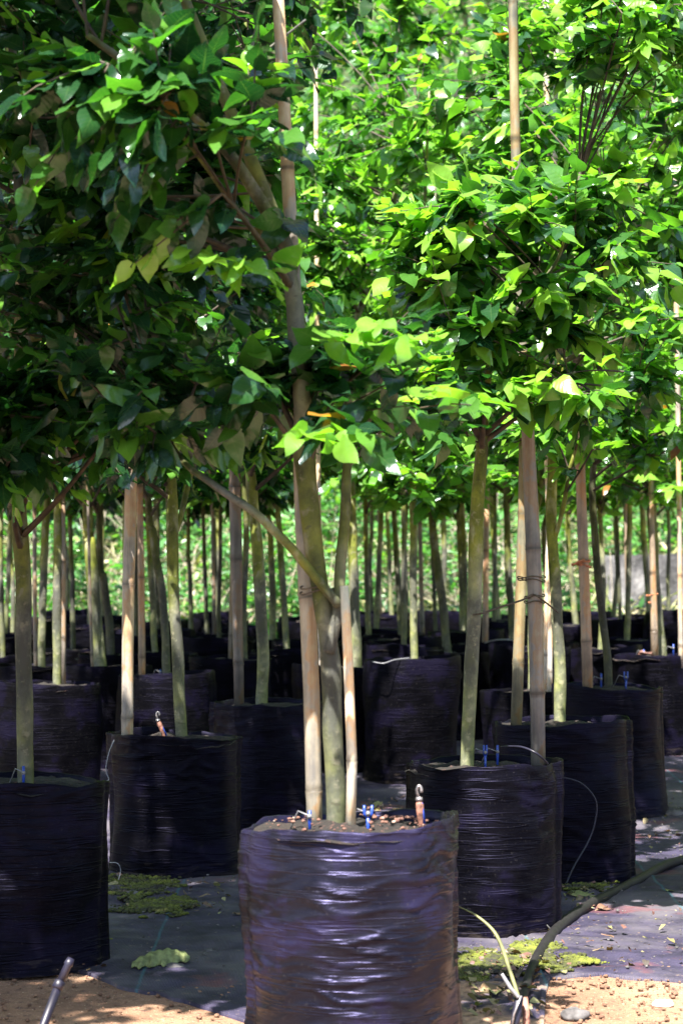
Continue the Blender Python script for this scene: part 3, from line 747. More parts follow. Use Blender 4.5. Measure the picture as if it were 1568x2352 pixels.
young_tree('tree in the blue-sheened bag with a trunk crossed by black loops, right', 'C', 9.0,
  [(1285, 1652, 28), (1283, 1520, 27), (1276, 1350, 26), (1266, 1200, 25), (1270, 1040, 22), (1290, 800, 17), (1320, 560, 12)],
  [E_(1340, 480, 9.5, .62, .45, .50, 3), E_(1260, 1000, 8.8, .35, .35, .15, .7), E_(1460, 780, 8.9, .40, .45, .3, 1), E_(1110, 260, 9.9, .45, .5, .35, 1.3), E_(1450, 60, 8.8, .33, .5, .35, 2)],
  40, int(290 * Q), leaf=.11, per=9, seg=5, young=.42, tone=.16, top=tuple(P(1330, 380, 9.0)),
  extra=[[(1268, 1250, 12, 9.0), (1290, 1180, 11, 8.95), (1305, 1100, 10, 8.9), (1330, 980, 6, 8.85)]])
young_tree('tree with a bent green stem flaring orange at the foot, beside the orange cane', 'D', 10.85,
  [(1398, 1578, 20), (1390, 1480, 18), (1376, 1360, 18), (1366, 1220, 17), (1360, 1100, 16), (1380, 800, 12)],
  [E_(1420, 620, 10.8, .75, .7, .62, 3), E_(1450, 1000, 10.4, .40, .4, .18, .7), E_(1500, 250, 10.6, .5, .5, .4, 1.4), E_(1250, 60, 10.8, .5, .5, .35, 1.6)],
  36, int(270 * Q), leaf=.11, per=9, seg=5, young=.42, tone=.16, top=tuple(P(1400, 500, 10.8)))
young_tree('tree with an olive trunk right of the dark cane, left of centre', 'N', 10.45,
  [(600, 1616, 27), (603, 1480, 27), (594, 1300, 27), (580, 1130, 25), (572, 1000, 20), (590, 700, 14)],
  [E_(500, 560, 10.5, .55, .6, .65, 3), E_(560, 1000, 10.2, .45, .4, .18, .6), ((-.9, 10.6, 4.6), (.75, .8, .9), 2.5)],  # unseen last mass makes this crown taller, for shade
  36, int(240 * Q), leaf=.11, per=9, seg=4, young=.12, tone=-.04, top=tuple(P(560, 400, 10.5)))
young_tree('tree with dark trunk hugging the front stems, thin dark leader in a bright crown', 'Y', 12.8,
  [(818, 1530, 26), (814, 1400, 25), (808, 1200, 22), (804, 1000, 19), (815, 760, 16), (850, 650, 15), (884, 540, 13), (915, 400, 10), (897, 260, 6)],
  [E_(840, 420, 13.2, .75, .5, .95, 4), E_(900, 820, 12.6, .70, .6, .35, 1.2), E_(840, 60, 13.4, .75, .5, .5, 2.4), E_(745, 520, 12.3, .38, .3, .62, 1.4)],
  40, int(340 * Q), leaf=.11, per=9, seg=4, young=.42, tone=.18,
  extra=[[(915, 405, 8, 12.8), (935, 330, 7, 12.8), (960, 260, 5, 12.8)], [(905, 440, 8, 12.8), (960, 420, 6, 12.7), (1010, 360, 5, 12.6)]])
# far trees: label, bag, depth, pts, crown centre y, young, tone
FT = [
 ('tree with a dark grey stem second in from the left edge', 'R', 11.6, [(131, 1570, 20), (131, 1400, 20), (132, 1180, 19), (136, 950, 14)], .04, -.05),
 ('tree with a dark leaning stem crossing behind the pale olive trunk', 'P', 12.3, [(382, 1550, 19), (376, 1400, 19), (352, 1230, 18), (338, 1080, 15)], .04, -.05),
 ('tree with a thick straight trunk left of the sunlit stake', 'O', 13.1, [(232, 1534, 30), (221, 1430, 30), (206, 1250, 28), (201, 1100, 22)], .04, -.06),
 ('tree with a pale grey stem just right of the left-edge trunk', 'Q', 13.4, [(95, 1532, 18), (98, 1380, 18), (104, 1216, 19), (112, 1040, 14)], .04, -.05),
 ('tree whose stem hides behind the paired stems left of centre', 'X', 13.8, [(562, 1512, 14), (560, 1380, 14), (566, 1200, 14), (560, 1000, 12)], .08, 0),
 ('tree with a stout trunk near the right edge beside the orange footed stake', 'E', 14.0, [(1522, 1506, 21), (1510, 1400, 21), (1500, 1250, 22), (1492, 1050, 20), (1500, 900, 16)], .20, 0),
 ('tree with a slender pale stem just left of the front cane', 'W', 14.6, [(660, 1494, 14), (650, 1350, 15), (642, 1230, 14), (637, 1070, 12)], .10, 0),
 ('tree with a mottled leaning stem, left of the sunlit stake', 'O2', 14.6, [(256, 1506, 20), (250, 1430, 19), (238, 1330, 18), (229, 1190, 15)], .05, -.04),
 ('tree with a dark stem cut by the left edge', 'U', 13.9, [(6, 1512, 13), (4, 1380, 13), (1, 1180, 12)], .03, -.06),
 ('tree with a dim slim stem between the sunlit stake and the pale olive trunk', 'P2', 14.7, [(357, 1500, 14), (350, 1380, 14), (344, 1260, 13), (338, 1060, 11)], .05, -.04),
 ('tree with a spotted stem between the leaning trunk and the long grey stake', 'FF', 15.7, [(1178, 1478, 18), (1174, 1400, 17), (1166, 1300, 16), (1161, 1100, 15), (1150, 900, 11)], .22, .04),
 ('tree with a smooth leaning stem left of the curved olive trunk', 'DD', 14.9, [(1030, 1504, 20), (1018, 1400, 20), (1003, 1290, 20), (985, 1120, 16), (975, 950, 12)], .20, .02),
 ('tree with a stem yellow below and grey above, left of centre', 'W2', 16.2, [(626, 1474, 17), (626, 1380, 16), (622, 1250, 14), (614, 1070, 12)], .12, 0),
 ('tree with a straight dark stem rising from the bag with the white wire', 'AA', 12.4, [(951, 1513, 18), (949, 1380, 17), (949, 1200, 17), (950, 1050, 14)], .20, .03),
 ('tree with a mottled stem beside a pinkish one, right of centre', 'BB', 16.7, [(921, 1462, 14), (916, 1370, 14), (908, 1240, 13), (900, 1080, 11)], .22, .03),
 ('tree with the left of two slim yellow stems before the weeds', 'V', 17.3, [(476, 1458, 11), (471, 1330, 10), (467, 1180, 9), (462, 1000, 8)], .10, 0),
 ('tree with a grey stem half hidden by the curved olive trunk', 'F2', 17.4, [(1066, 1452, 20), (1062, 1350, 19), (1057, 1200, 19), (1050, 1040, 14)], .24, .04),
 ('tree with a dark stem just left of the cane with orange twine', 'HH', 18.3, [(1324, 1438, 14), (1312, 1330, 13), (1303, 1200, 12), (1300, 1050, 11)], .24, .04),
 ('tree with a slim stem behind the gap right of the leaning trunk', 'GG', 19.4, [(1145, 1424, 12), (1137, 1320, 12), (1130, 1190, 11), (1124, 1030, 9)], .24, .04),
 ('tree with the right one of two thin dark stems right of centre', 'EE', 19.9, [(899, 1414, 10), (894, 1300, 10), (888, 1150, 9), (884, 1000, 8)], .20, .04),
 ('tree with a dark leaning stem before the concrete wall', 'JJ', 19.2, [(1491, 1412, 14), (1482, 1280, 14), (1472, 1140, 13), (1465, 1000, 11)], .18, 0),
 ('tree with a thin dark stem second from the right edge', 'KK', 17.3, [(1535, 1404, 9), (1534, 1280, 9), (1531, 1120, 8)], .18, 0),
 ('tree in the hidden far bag at the left, stem behind others', 'T1', 16.4, [(168, 1492, 12), (166, 1350, 12), (160, 1180, 11)], .05, -.03),
 ('tree behind the left-edge trunk, its stem a thin sliver', 'T2', 17.6, [(28, 1500, 11), (30, 1350, 11), (24, 1180, 10)], .05, -.03),
 ('tree with a stem before the wall beside the slim dark stake', 'II', 17.7, [(1424, 1424, 9), (1420, 1300, 9), (1412, 1120, 8)], .2, .03),
 ('tree with a dark stem behind the paired grey stakes', 'G2', 11.7, [(1222, 1588, 18), (1220, 1400, 17), (1226, 1200, 16), (1240, 1000, 14)], .2, .03),
 ('tree with a thin dark stem just right of the front stems', 'G3', 16.6, [(846, 1468, 12), (842, 1300, 12), (838, 1100, 11)], .2, .03),
 ('tree with a thin stem seen between the front stems', 'G4', 16.3, [(722, 1476, 11), (724, 1300, 11), (728, 1100, 10)], .15, .03),
 ('tree with a crooked stem right of the long grey stake', 'G5', 15.9, [(1252, 1478, 16), (1258, 1350, 15), (1250, 1220, 15), (1262, 1080, 12)], .2, .03),
 ('tree with a slender forked stem between the orange cane and the green stem', 'G6', 14.9, [(1376, 1490, 12), (1386, 1350, 12), (1378, 1200, 11), (1372, 1060, 10)], .2, .03),
 ('tree with a faint stem right of the pale olive trunk', 'G7', 17.4, [(440, 1460, 11), (436, 1330, 11), (432, 1150, 10)], .1, 0),
 ('tree behind the three front stems in the orange cane bag', 'CC', 17.8, [(1000, 1462, 9), (995, 1300, 9), (990, 1120, 8)], .2, .03),
]
for i, (lab, bag, d, pts, yg, tn) in enumerate(FT):
    x, y, _ = pts[-1]; c = P(x, y, d); left = x < 620
    hz = (5.0 if left else 4.3) + .5 * R(); yg = yg if left else yg + .22; tn = tn if left else tn + .16 + (.04 * (d - 11))  # left crowns taller for shade; right leaf colours raised to look sunlit
    zb = 1.50 + .045 * (d - 8) + .22 * (R() - .5) - .06
    zc = (zb + hz) / 2
    top = (c.x + .25 * (R() - .5), d + .2 * (R() - .5), hz - .5)
    nt = int(((190 if left else 150) if d < 16 else 125) * Q)
    young_tree(lab, bag, d, pts, [((c.x, d, zc), (.62, .6, (hz - zb) / 2), 4), ((c.x, d, zb + .25), (.55, .5, .22), 1)], 22, nt, leaf=.12, per=9, seg=4 if d < 15 else 3, young=yg, tone=tn, top=top)

# back rows: thin stems nothing tells apart, in their bags
nb = 0
for k in range(400):
    d = 14.3 + 6.6 * R(); x = -40 + 1650 * R(); c = P(x, 1400, d)
    if any(math.hypot(c.x - b[0], d - b[1]) < .57 for b in BAG.values()): continue
    g = gz(c.x, d); yb = None
    py = 1348 + (CAMZ - (g + .60 + .06 * R())) / d * F * 1.0
    key = 'Z%d' % nb; side = 'left of the front stems' if x < 780 else 'right of the front stems'
    make_bag(key, x, d, py, 'far dark grow bag merging into the black band, ' + side, near=0, seed=60 + nb, R0=.262)
    ln = rng.normal() * 14; w_ = 9 + 5 * R() * (15 / d)
    young_tree('thin dark stemmed tree in the crowded back rows, ' + side, key, d, [(x, py, w_), (x + ln * .3, py - 100, w_), (x + ln * .4 + rng.normal() * 4, py - 240, w_ * .95), (x + ln, 1010, w_ * .8)],
       [((P(x + ln, 900, d).x, d, 2.75), (.55, .5, .85), 1)], 16, 75, leaf=.12, per=8, seg=2, young=.12, tone=-.02, group='thin trees in the back rows ' + side)
    nb += 1
    if nb >= 30: break
print('BACK ROWS', nb)
for o in bpy.data.objects:
    if o.name.startswith('grow_bag') and str(o.get('label', '')).startswith('far dark grow bag merging'): o['group'] = 'far bags in the black band ' + o['label'].split(', ')[1]

# rows of the same nursery beyond the picture's edges (they close off the sky and shade the ground)
def copy_tree(src, x, y, rot, sc_, label, grp):
    c = src.copy(); COL.objects.link(c); c.location = (x, y, gz(x, y) + .5); c.rotation_euler = (0, 0, rot); c.scale = (sc_, sc_, sc_)
    c['label'] = label
    if grp: c['group'] = grp
    for ch in src.children:
        k = ch.copy(); COL.objects.link(k); k.parent = c
    return c
def copy_bag(src, x, y, rot):
    c = src.copy(); COL.objects.link(c); c.location = (x, y, gz(x, y)); c.rotation_euler = (0, 0, rot); c['label'] = 'black grow bag in the rows beside the picture'
    c['group'] = 'grow bags in the rows beside the picture'
    for ch in src.children:
        k = ch.copy(); COL.objects.link(k); k.parent = c
TR = [o for o in bpy.data.objects if o.name.startswith('nursery_tree')]; BG = [o for o in bpy.data.objects if o.name.startswith('grow_bag')]
OUT = [(-2.5, 4.3, 1.1), (-2.1, 5.9, 1.15), (-2.6, 7.4, 1.1), (-2.7, 8.8, 1.1), (-3.1, 10.2, 1.1), (-3.4, 11.8, 1.1), (-3.7, 13.4, 1.1), (-4.1, 15.2, 1), (-3.2, 5.2, 1.1), (-3.8, 7.0, 1),
       (2.0, 6.6, 1), (2.3, 8.2, 1), (2.7, 9.8, 1), (3.0, 11.6, 1), (3.3, 13.4, 1), (3.6, 15.2, 1), (3.2, 7.2, 1), (3.6, 9.0, 1), (3.0, 4.6, 1),
       (-2.3, 1.6, 1), (-3.4, 2.9, 1), (2.4, 2.2, 1), (3.2, .4, 1), (-3.2, -.4, 1), (-1.9, -2.4, 1), (-.5, -3.0, 1), (.9, -2.6, 1), (2.2, -2.0, 1), (-1.2, -4.2, 1), (.4, -4.4, 1), (1.9, -4.0, 1)]
for i, (x, y, s_) in enumerate(OUT):
    copy_tree(TR[[1, 3, 4, 5, 6, 2][i % 6]], x, y, R() * 6.28, s_, 'tree in the rows beside the picture', 'trees in the rows beside the picture')
    copy_bag(BG[1 + i % 5], x, y, R() * 6.28)

# ------------------------------------------------------------------ background: weeds, trees on the slope, wall
def scatter_leaves(name, n, fn, length, mtl, tone_fn, seg=2, kind='stuff', width=.5, up=.5, curl=.3):
    pos = []; 
    while len(pos) < n:
        p = fn()
        if p is not None: pos.append(p)
    pos = np.array(pos); d = rand_dirs(n); d[:, 2] = np.abs(d[:, 2]) * up
    nm = rand_dirs(n) * .45 + np.array([0, -.25, 1.]); ln = length * (.5 + rng.random(n))
    o = link(name, leaf_mesh(name, pos, d, nm, ln, tone_fn(n), mtl, segs=seg, width=width, curl=curl)); return tag(o, kind=kind)
def clumpf(x, y): return noise.noise(Vector((x * .9, y * .9, 2)))
def f_weed():
    y = 20.9 + 10 * R() ** 1.3; x = (2 * R() - 1) * (.18 * y + 1.2)
    cl = clumpf(x * 2.2 + 5, y * 2.2)
    if cl < -.12 and R() < .75: return None
    h = max(.08, .70 + 1.6 * cl)
    if x > 2.35 and y < 23.6: h = min(h, .10 if x > 2.5 else .3)
    if clumpf(x * 1.7 + 30, y * 1.7) > .18 and y < 23.5: return None
    return (x, y, gz(x, y) + h * R() ** .7)
scatter_leaves('undergrowth', 46000, f_weed, .115, M_LEAFB, lambda n: np.clip(rng.normal(.55, .22, n), 0, .97))
def f_far():
    y = 30 + 12 * R(); x = (2 * R() - 1) * (.2 * y + 1.5)
    return (x, y, gz(x, y) + R() * (1.2 + 1.0 * clumpf(x, y)))
scatter_leaves('hillside_shrubs', 22000, f_far, .16, M_LEAFB, lambda n: np.clip(rng.normal(.5, .22, n), 0, .97))
def f_grass():
    y = 20.6 + 4.0 * R(); x = (2 * R() - 1) * (.18 * y + 1.0)
    return (x, y, gz(x, y) + .01 + .25 * R() * max(0, clumpf(x * 1.7 + 30, y * 1.7) + .3))
def grass():
    n = 5500; pos = np.array([f_grass() for _ in range(n)]); d = rand_dirs(n) * .75 + np.array([0, 0, .6])
    me = leaf_mesh('dry_grass', pos, d, rand_dirs(n) + np.array([0, -.6, .5]), .30 * (.4 + rng.random(n)), np.clip(rng.normal(.7, .2, n), 0, 1), M_GRASS, segs=3, width=.035, curl=.6)
    tag(link('dry_grass', me), kind='stuff')
grass()
# dead twigs standing in the weeds
mbt = MB()
for i in range(240):
    y = 20.9 + 2.6 * R(); x = -3.4 + 5.7 * R(); a = Vector((x, y, gz(x, y)))
    b = a + Vector((rng.normal() * .4, rng.normal() * .3, .35 + .9 * R())); m_ = (a + b) / 2 + Vector((rng.normal() * .12, 0, rng.normal() * .1))
    mbt.tube([a, m_, b], [.009, .006, .003], 4, caps=False)
    for _ in range(3):
        t = R(); q = a.lerp(m_, t) if R() < .5 else m_.lerp(b, t)
        mbt.tube([q, q + Vector((rng.normal() * .2, rng.normal() * .1, .1 + .25 * R()))], [.004, .002], 3, caps=False)
M_DEAD = simple('dead twig', (.36, .31, .24), .9)
tag(mbt.build('dead_twigs', M_DEAD), kind='stuff')

# concrete wall
def wall():
    y = 23.2; a = P(1384, 1276, y); b = P(1800, 1268, y)
    z0 = gz(a.x, y) - .5; mb = MB(); nx = 26; nz = 8; 
    top = lambda t: a.z * (1 - t) + b.z * t + .02 * noise.noise(Vector((t * 30, 0, 0)))
    for side in (0, 1):
        vs = []; fs = []
        for j in range(nz + 1):
            for i in range(nx + 1):
                t = i / nx; x = a.x + (b.x - a.x) * t; z = z0 + (top(t) - z0) * j / nz
                vs.append((x, y + side * .2 + .012 * noise.noise(Vector((x * 4, z * 4, side))), z))
        for j in range(nz):
            for i in range(nx):
                q = j * (nx + 1) + i; f = (q, q + 1, q + nx + 2, q + nx + 1); fs.append(f if side == 0 else f[::-1])
        mb.add(vs, fs)
    N = (nx + 1) * (nz + 1)
    cap = [(nz * (nx + 1) + i, nz * (nx + 1) + i + 1, N + nz * (nx + 1) + i + 1, N + nz * (nx + 1) + i) for i in range(nx)]
    cap += [(j * (nx + 1), (j + 1) * (nx + 1), N + (j + 1) * (nx + 1), N + j * (nx + 1)) for j in range(nz)]
    mb.f += cap; mb.mi += [0] * len(cap)
    mb.build('concrete_wall', M_CONC, smooth=False)
wall_o = wall(); wall_o = bpy.data.objects['concrete_wall']
tag(wall_o, 'low weathered grey concrete wall before the grassy slope at the right', 'wall')

BT = [(-4.6, 25.5, 5.2), (-2.9, 24.6, 4.8), (-1.2, 26.2, 5.4), (.6, 25.2, 5.0), (2.3, 26.6, 5.2), (4.4, 26.4, 5.4), (-3.8, 30, 6), (-.9, 31, 6.2), (1.6, 30.2, 6), (4.1, 31, 6), (6.2, 29, 6), (-6.4, 29, 6)]
BL = ['bushy tree on the slope at the far left', 'bushy tree on the slope behind the left trunks', 'tree on the slope left of centre, seen through the gaps', 'tree on the slope at centre behind the bright crowns',
      'tree on the slope right of centre', 'tree on the slope behind the concrete wall', 'upper slope tree at the left, behind the lower ones', 'upper slope tree left of centre', 'upper slope tree right of centre',
      'upper slope tree at the right above the wall', 'upper slope tree at the far right edge', 'upper slope tree at the far left edge']
for (x, y, h), lab in zip(BT, BL):
    g = gz(x, y); root = thing('slope_tree', Vector((x, y, g)), lab, 'tree', 'trees on the slope behind the nursery')
    mb = MB(); p = [Vector((x + .15 * rng.normal() * (k > 0), y, g - .1 + h * .8 * k / 5)) for k in range(6)]; r = [.11, .10, .085, .07, .05, .02]
    path, rr = smooth_path(p, r, 4); mb.tube(path, rr, 10); mb.build('trunk', M_BARK, root)
    crown(root, [(a, b) for a, b in zip(path, rr) if a.z > g + 1.0], [((x, y, g + h * .62), (1.35, 1.2, h * .34), 3), ((x + .5 * rng.normal(), y - .3, g + h * .45), (1.2, 1.0, h * .22), 1.5)], 30, 330, .15, 9, 2, .15, 0, M_LEAFB, sides=4)

# ------------------------------------------------------------------ twine ties
def tie(label, loops, mtl, r=.0022):
    """loops: (centre, radius x, radius y, tilt)"""
    mb = MB()
    for (c, ra, rb, tl, rot) in loops:
        pts = []
        for k in range(25):
            th = 2 * math.pi * k / 24; x = math.cos(th) * ra; y = math.sin(th) * rb
            pts.append(Vector(c) + Vector((x, y, tl * x + .004 * math.sin(th * 3))))
        mb.tube(pts, r, 6, caps=False)
    o = mb.build('twine_tie', mtl); b0 = Vector(loops[0][0]); o.data.transform(Matrix.Translation(-b0)); o.location = b0
    return tag(o, label, 'tie', 'ties between trees and stakes')
c = P(735, 1352, 5.8); tie('dark twine looped round the front trunk and its thick stake', [((c.x, c.y + .02, c.z), .052, .052, -.05, 0), ((c.x, c.y + .02, c.z - .008), .053, .054, .10, 0)], M_TWINE)
c = P(1228, 1326, 7.85); tie('upper dark twine loop on the long grey stake, right', [((c.x - .01, c.y + .03, c.z), .050, .06, .03, 0), ((c.x - .01, c.y + .03, c.z - .01), .048, .06, -.06, 0)], M_TWINE)
c = P(1228, 1370, 7.85); tie('lower dark twine loop on the long grey stake, right', [((c.x, c.y + .01, c.z), .036, .04, .12, 0), ((c.x, c.y + .01, c.z - .02), .037, .04, .0, 0)], M_TWINE)
c = P(1340, 1292, 10.7); tie('orange twine knotted round the orange bamboo stake', [((c.x, c.y, c.z), .032, .032, .25, 0), ((c.x, c.y, c.z - .015), .033, .033, -.2, 0), ((c.x - .03, c.y - .03, c.z), .03, .012, .4, 0)], M_ORANGE, .004)
c = P(1498, 1366, 13.85); tie('frayed brown twine on the stake near the right edge', [((c.x, c.y + .02, c.z), .034, .04, .2, 0), ((c.x - .02, c.y - .02, c.z - .05), .006, .006, 0, 0)], M_ORANGE, .003)
# long tie running between the leaning trunk and the long stake
def strand(name, pts, r, mtl, label, cat, n=6, group=None):
    path, rr = smooth_path(pts, [r] * len(pts) if not hasattr(r, '__len__') else r, 8); mb = MB(); mb.tube(path, rr, n)
    o = mb.build(name, mtl); b0 = Vector(pts[0]); o.data.transform(Matrix.Translation(-b0)); o.location = b0
    return tag(o, label, cat, group)
strand('twine', [P(1086, 1412, 7.66), P(1110, 1408, 7.62), P(1150, 1394, 7.68), P(1200, 1378, 7.78), P(1224, 1366, 7.8), P(1250, 1382, 7.86), P(1282, 1408, 8.6)], .0035, M_TWINE, 'slack twine strung from the curved olive trunk to the long grey stake', 'twine')

# ------------------------------------------------------------------ drip irrigation pieces
def drip_peg(x, y0, y1, d, label, lean=0, tw=.012, fork=True):
    """blue forked peg with grey tube, foot at y0, top y1"""
    a = P(x, y0, d); b = P(x + lean, y1, d); root = thing('drip_peg', a - Vector((0, 0, .03)), label, 'drip peg', 'blue drip pegs')
    mb = MB(); h = b - a
    if fork:
        mb.tube([a - Vector((0, 0, .03)), a.lerp(b, .45)], [.0035, .005], 8)
        for s in (-1, 1): mb.tube([a.lerp(b, .42) + Vector((s * .002, 0, 0)), a.lerp(b, .6) + Vector((s * tw / 2, 0, 0)), b + Vector((s * tw / 2, 0, 0))], [.003, .004, .0035], 8)
    else: mb.tube([a - Vector((0, 0, .03)), a.lerp(b, .5), b], [.003, .005, .0045], 8)
    mb.build('peg', M_BLUE, root)
    m2 = MB(); c = a.lerp(b, .62)
    m2.tube([c + Vector((0, -.008, 0)), c + Vector((0, .008, 0))], [.006, .006], 10)
    m2.tube([c + Vector((0, .006, 0)), c + Vector((-.03, .03, .01)), c + Vector((-.06, .06, -.06))], .0022, 6)
    m2.build('tube', M_GREY, root)
drip_peg(845, 1900, 1850, 5.70, 'blue forked drip peg at the middle of the front bag rim', tw=.02)
drip_peg(711, 1897, 1862, 5.72, 'blue drip peg at the foot of the thick front stake', fork=False)
drip_peg(1114, 1755, 1712, 7.7, 'blue drip peg right of the curved olive trunk', tw=.01)
drip_peg(1142, 1752, 1712, 7.75, 'blue topped drip peg left of the foot of the long grey stake', fork=False)
drip_peg(1380, 1580, 1547, 10.8, 'blue drip peg between orange cane and green stem', fork=False)
drip_peg(1437, 1578, 1543, 10.75, 'blue forked drip peg at the right of the orange cane bag', tw=.016)
drip_peg(1478, 1508, 1492, 13.8, 'tiny blue drip peg standing in pinkish litter', fork=False)
drip_peg(1546, 1503, 1480, 13.85, 'tiny blue drip peg nearest the right edge', fork=False)
drip_peg(54, 1800, 1760, 7.05, 'blue drip peg at the foot of the left-edge trunk', fork=False)
drip_peg(368, 1552, 1538, 12.1, 'tiny blue drip peg behind the left mid bag', fork=False)

def emitter(a, b, label):
    """speckled drip pouch on a peg with a white tube loop on top"""
    root = thing('drip_emitter', a, label, 'drip emitter', 'drip emitters on pegs')
    mb = MB(); ax = b - a
    mb.tube([a - Vector((0, 0, .03)), a.lerp(b, .15), a.lerp(b, .5), a.lerp(b, .68)], [.005, .009, .0105, .007], 12); mb.build('pouch', M_RUST, root)
    m2 = MB(); o_ = Vector((.008, -.004, 0)); m2.tube([a + o_, a.lerp(b, .6) + o_ * .7], [.004, .003], 8); m2.build('peg', M_BLUE, root)
    m3 = MB(); c = a.lerp(b, .70); m3.tube([c - Vector((.0, 0, .004)), c + Vector((0, 0, .005))], [.010, .008], 12)
    pts = [c]
    for k in range(9):
        th = math.pi * (1.15 - k / 8 * 1.3); pts.append(c + Vector((.0 + .006 * math.cos(th) + .0, 0, .022 + .012 * math.sin(th))))
    m3.tube(pts, [.004] * len(pts), 8, caps=True); m3.build('tube', M_SILVER, root)
emitter(P(967, 1892, 5.72), P(960, 1812, 5.72), 'rust-speckled drip emitter with a white loop at the right of the front bag')
emitter(P(378, 1690, 9.0), P(356, 1640, 9.0), 'drip emitter with a pale ring on top in the left mid bag')

strand('drip_tube', [P(1150, 1716, 7.7), P(1195, 1716, 7.6), P(1230, 1730, 7.55), P(1255, 1752, 7.6), P(1262, 1765, 7.7)], .004, M_BLACKP, 'black drip tube bowed across the foot of the long grey stake', 'tube')
strand('drip_tube', [P(1290, 1786, 8.60), P(1335, 1800, 8.58), P(1368, 1840, 8.58), P(1366, 1890, 8.58), P(1350, 1935, 8.57), P(1318, 1990, 8.5), P(1300, 2030, 8.4)], .0032, M_BLACKP, 'thin black drip tube looping down the blue-sheened bag', 'tube')
strand('wire', [P(855, 1520, 12.1), P(880, 1524, 12.05), P(905, 1516, 12.1), P(940, 1512, 12.2)], .003, M_GREY, 'pale wire lying on the rim of the wide dark bag', 'wire')
strand('wire', [P(1113, 1477, 15.3), P(1140, 1470, 15.2), P(1170, 1470, 15.3), P(1182, 1474, 15.4)], .004, M_GREY, 'pale wire on the rim behind the orange and white stake', 'wire')
strand('wire', [P(262, 1700, 8.85), P(250, 1730, 8.8), P(243, 1770, 8.8), P(250, 1790, 8.8), P(243, 1800, 8.8), P(248, 1830, 8.8)], .0022, M_GREY, 'pale thin wire hanging down the left edge of the left mid bag', 'wire')
strand('wire', [P(252, 1982, 8.5), P(270, 1984, 8.45), P(277, 2000, 8.45), P(272, 2022, 8.42)], .002, M_GREY, 'small pale wire hoop at the moss beside the left bags', 'wire')

# riser pipe at the lower left
def riser():
    a = on_ground(52, 2440); b = P(163, 2203, a.y + .12)
    root = thing('riser_pipe', a, 'upright dark plastic riser pipe with a collar leaning at the bottom left', 'pipe')
    mb = MB(); j = a.lerp(b, .74); mb.tube([a - Vector((0, 0, .05)), j], [.0125, .0118], 14); mb.build('pipe', M_BLACKP, root)
    m2 = MB(); ax = (b - a).normalized(); m2.tube([j - ax * .012, j - ax * .01, j + ax * .01, j + ax * .012], [.012, .0155, .0155, .012], 14); m2.build('collar', M_BLACKP, root)
    m3 = MB(); m3.tube([j, b - ax * .02, b - ax * .016, b], [.0105, .0105, .013, .010], 14); m3.build('nozzle', M_BLACKP, root)
riser()
# pipe pair and bent drip wand at the bottom, right of the front bag
g0 = on_ground(1195, 2420)
dd = g0.y
root = thing('pipe_stub', g0, 'short cut pipe pair standing at the bottom edge right of the front bag', 'pipe')
m = MB(); m.tube([P(1170, 2430, dd), P(1192, 2290, dd)], [.013, .012], 12); m.build('pipe', M_BLACKP, root)
m = MB(); m.tube([P(1215, 2430, dd + .03), P(1204, 2292, dd + .03)], [.011, .009], 12); m.build('sleeve', M_RUST, root)
m = MB(); m.tube([P(1168, 2400, dd - .02), P(1180, 2330, dd - .02), P(1197, 2288, dd - .015)], [.003, .003, .003], 8); m.build('tube', M_SILVER, root)
strand('drip_wand', [P(1190, 2292, dd), P(1170, 2230, dd + .03), P(1140, 2150, dd + .06), P(1095, 2105, dd + .1), P(1045, 2080, dd + .15)], [.006, .0055, .005, .0028, .0012], simple('straw stem', (.16, .17, .07), .6, var=.5), 'long yellowish stem bent up to the left from the pipe stub', 'stem')
strand('drip_wand', [P(1190, 2292, dd - .01), P(1172, 2270, dd - .01), P(1152, 2238, dd)], [.006, .006, .005], M_GREY, 'short pale grey stem beside the bent yellowish one', 'stem')

# black feeder hose on the right
gp = [on_ground(x, y) for x, y in ((1196, 2330), (1222, 2240), (1262, 2165), (1300, 2128), (1350, 2098), (1400, 2065), (1470, 2030), (1540, 1998), (1640, 1970))]
for k, p in enumerate(gp): p.z += .020 + .006 * math.sin(k * 2)
root = thing('feeder_hose', gp[0], 'thick black irrigation hose curving over the mat at the lower right', 'hose')
M_HOSE = simple('dusty black hose', (.005, .0045, .005), .6, var=.6, scale=30)
path, rr = smooth_path(gp, [.012, .015, .018, .019, .019, .019, .019, .019, .019], 8)
mb = MB(); mb.tube(path, rr, 14); mb.build('hose_line', M_HOSE, root)
for (i, dx, dy, dz_) in ((22, -.12, .10, .10), (18, -.08, .12, .05)):
    p = path[i]; q = p + Vector((dx, dy, dz_)); mb = MB(); mb.tube([p, p.lerp(q, .5) + Vector((0, 0, .015)), q], [.004, .003, .0025], 6); mb.build('drip_tube', M_HOSE, root)

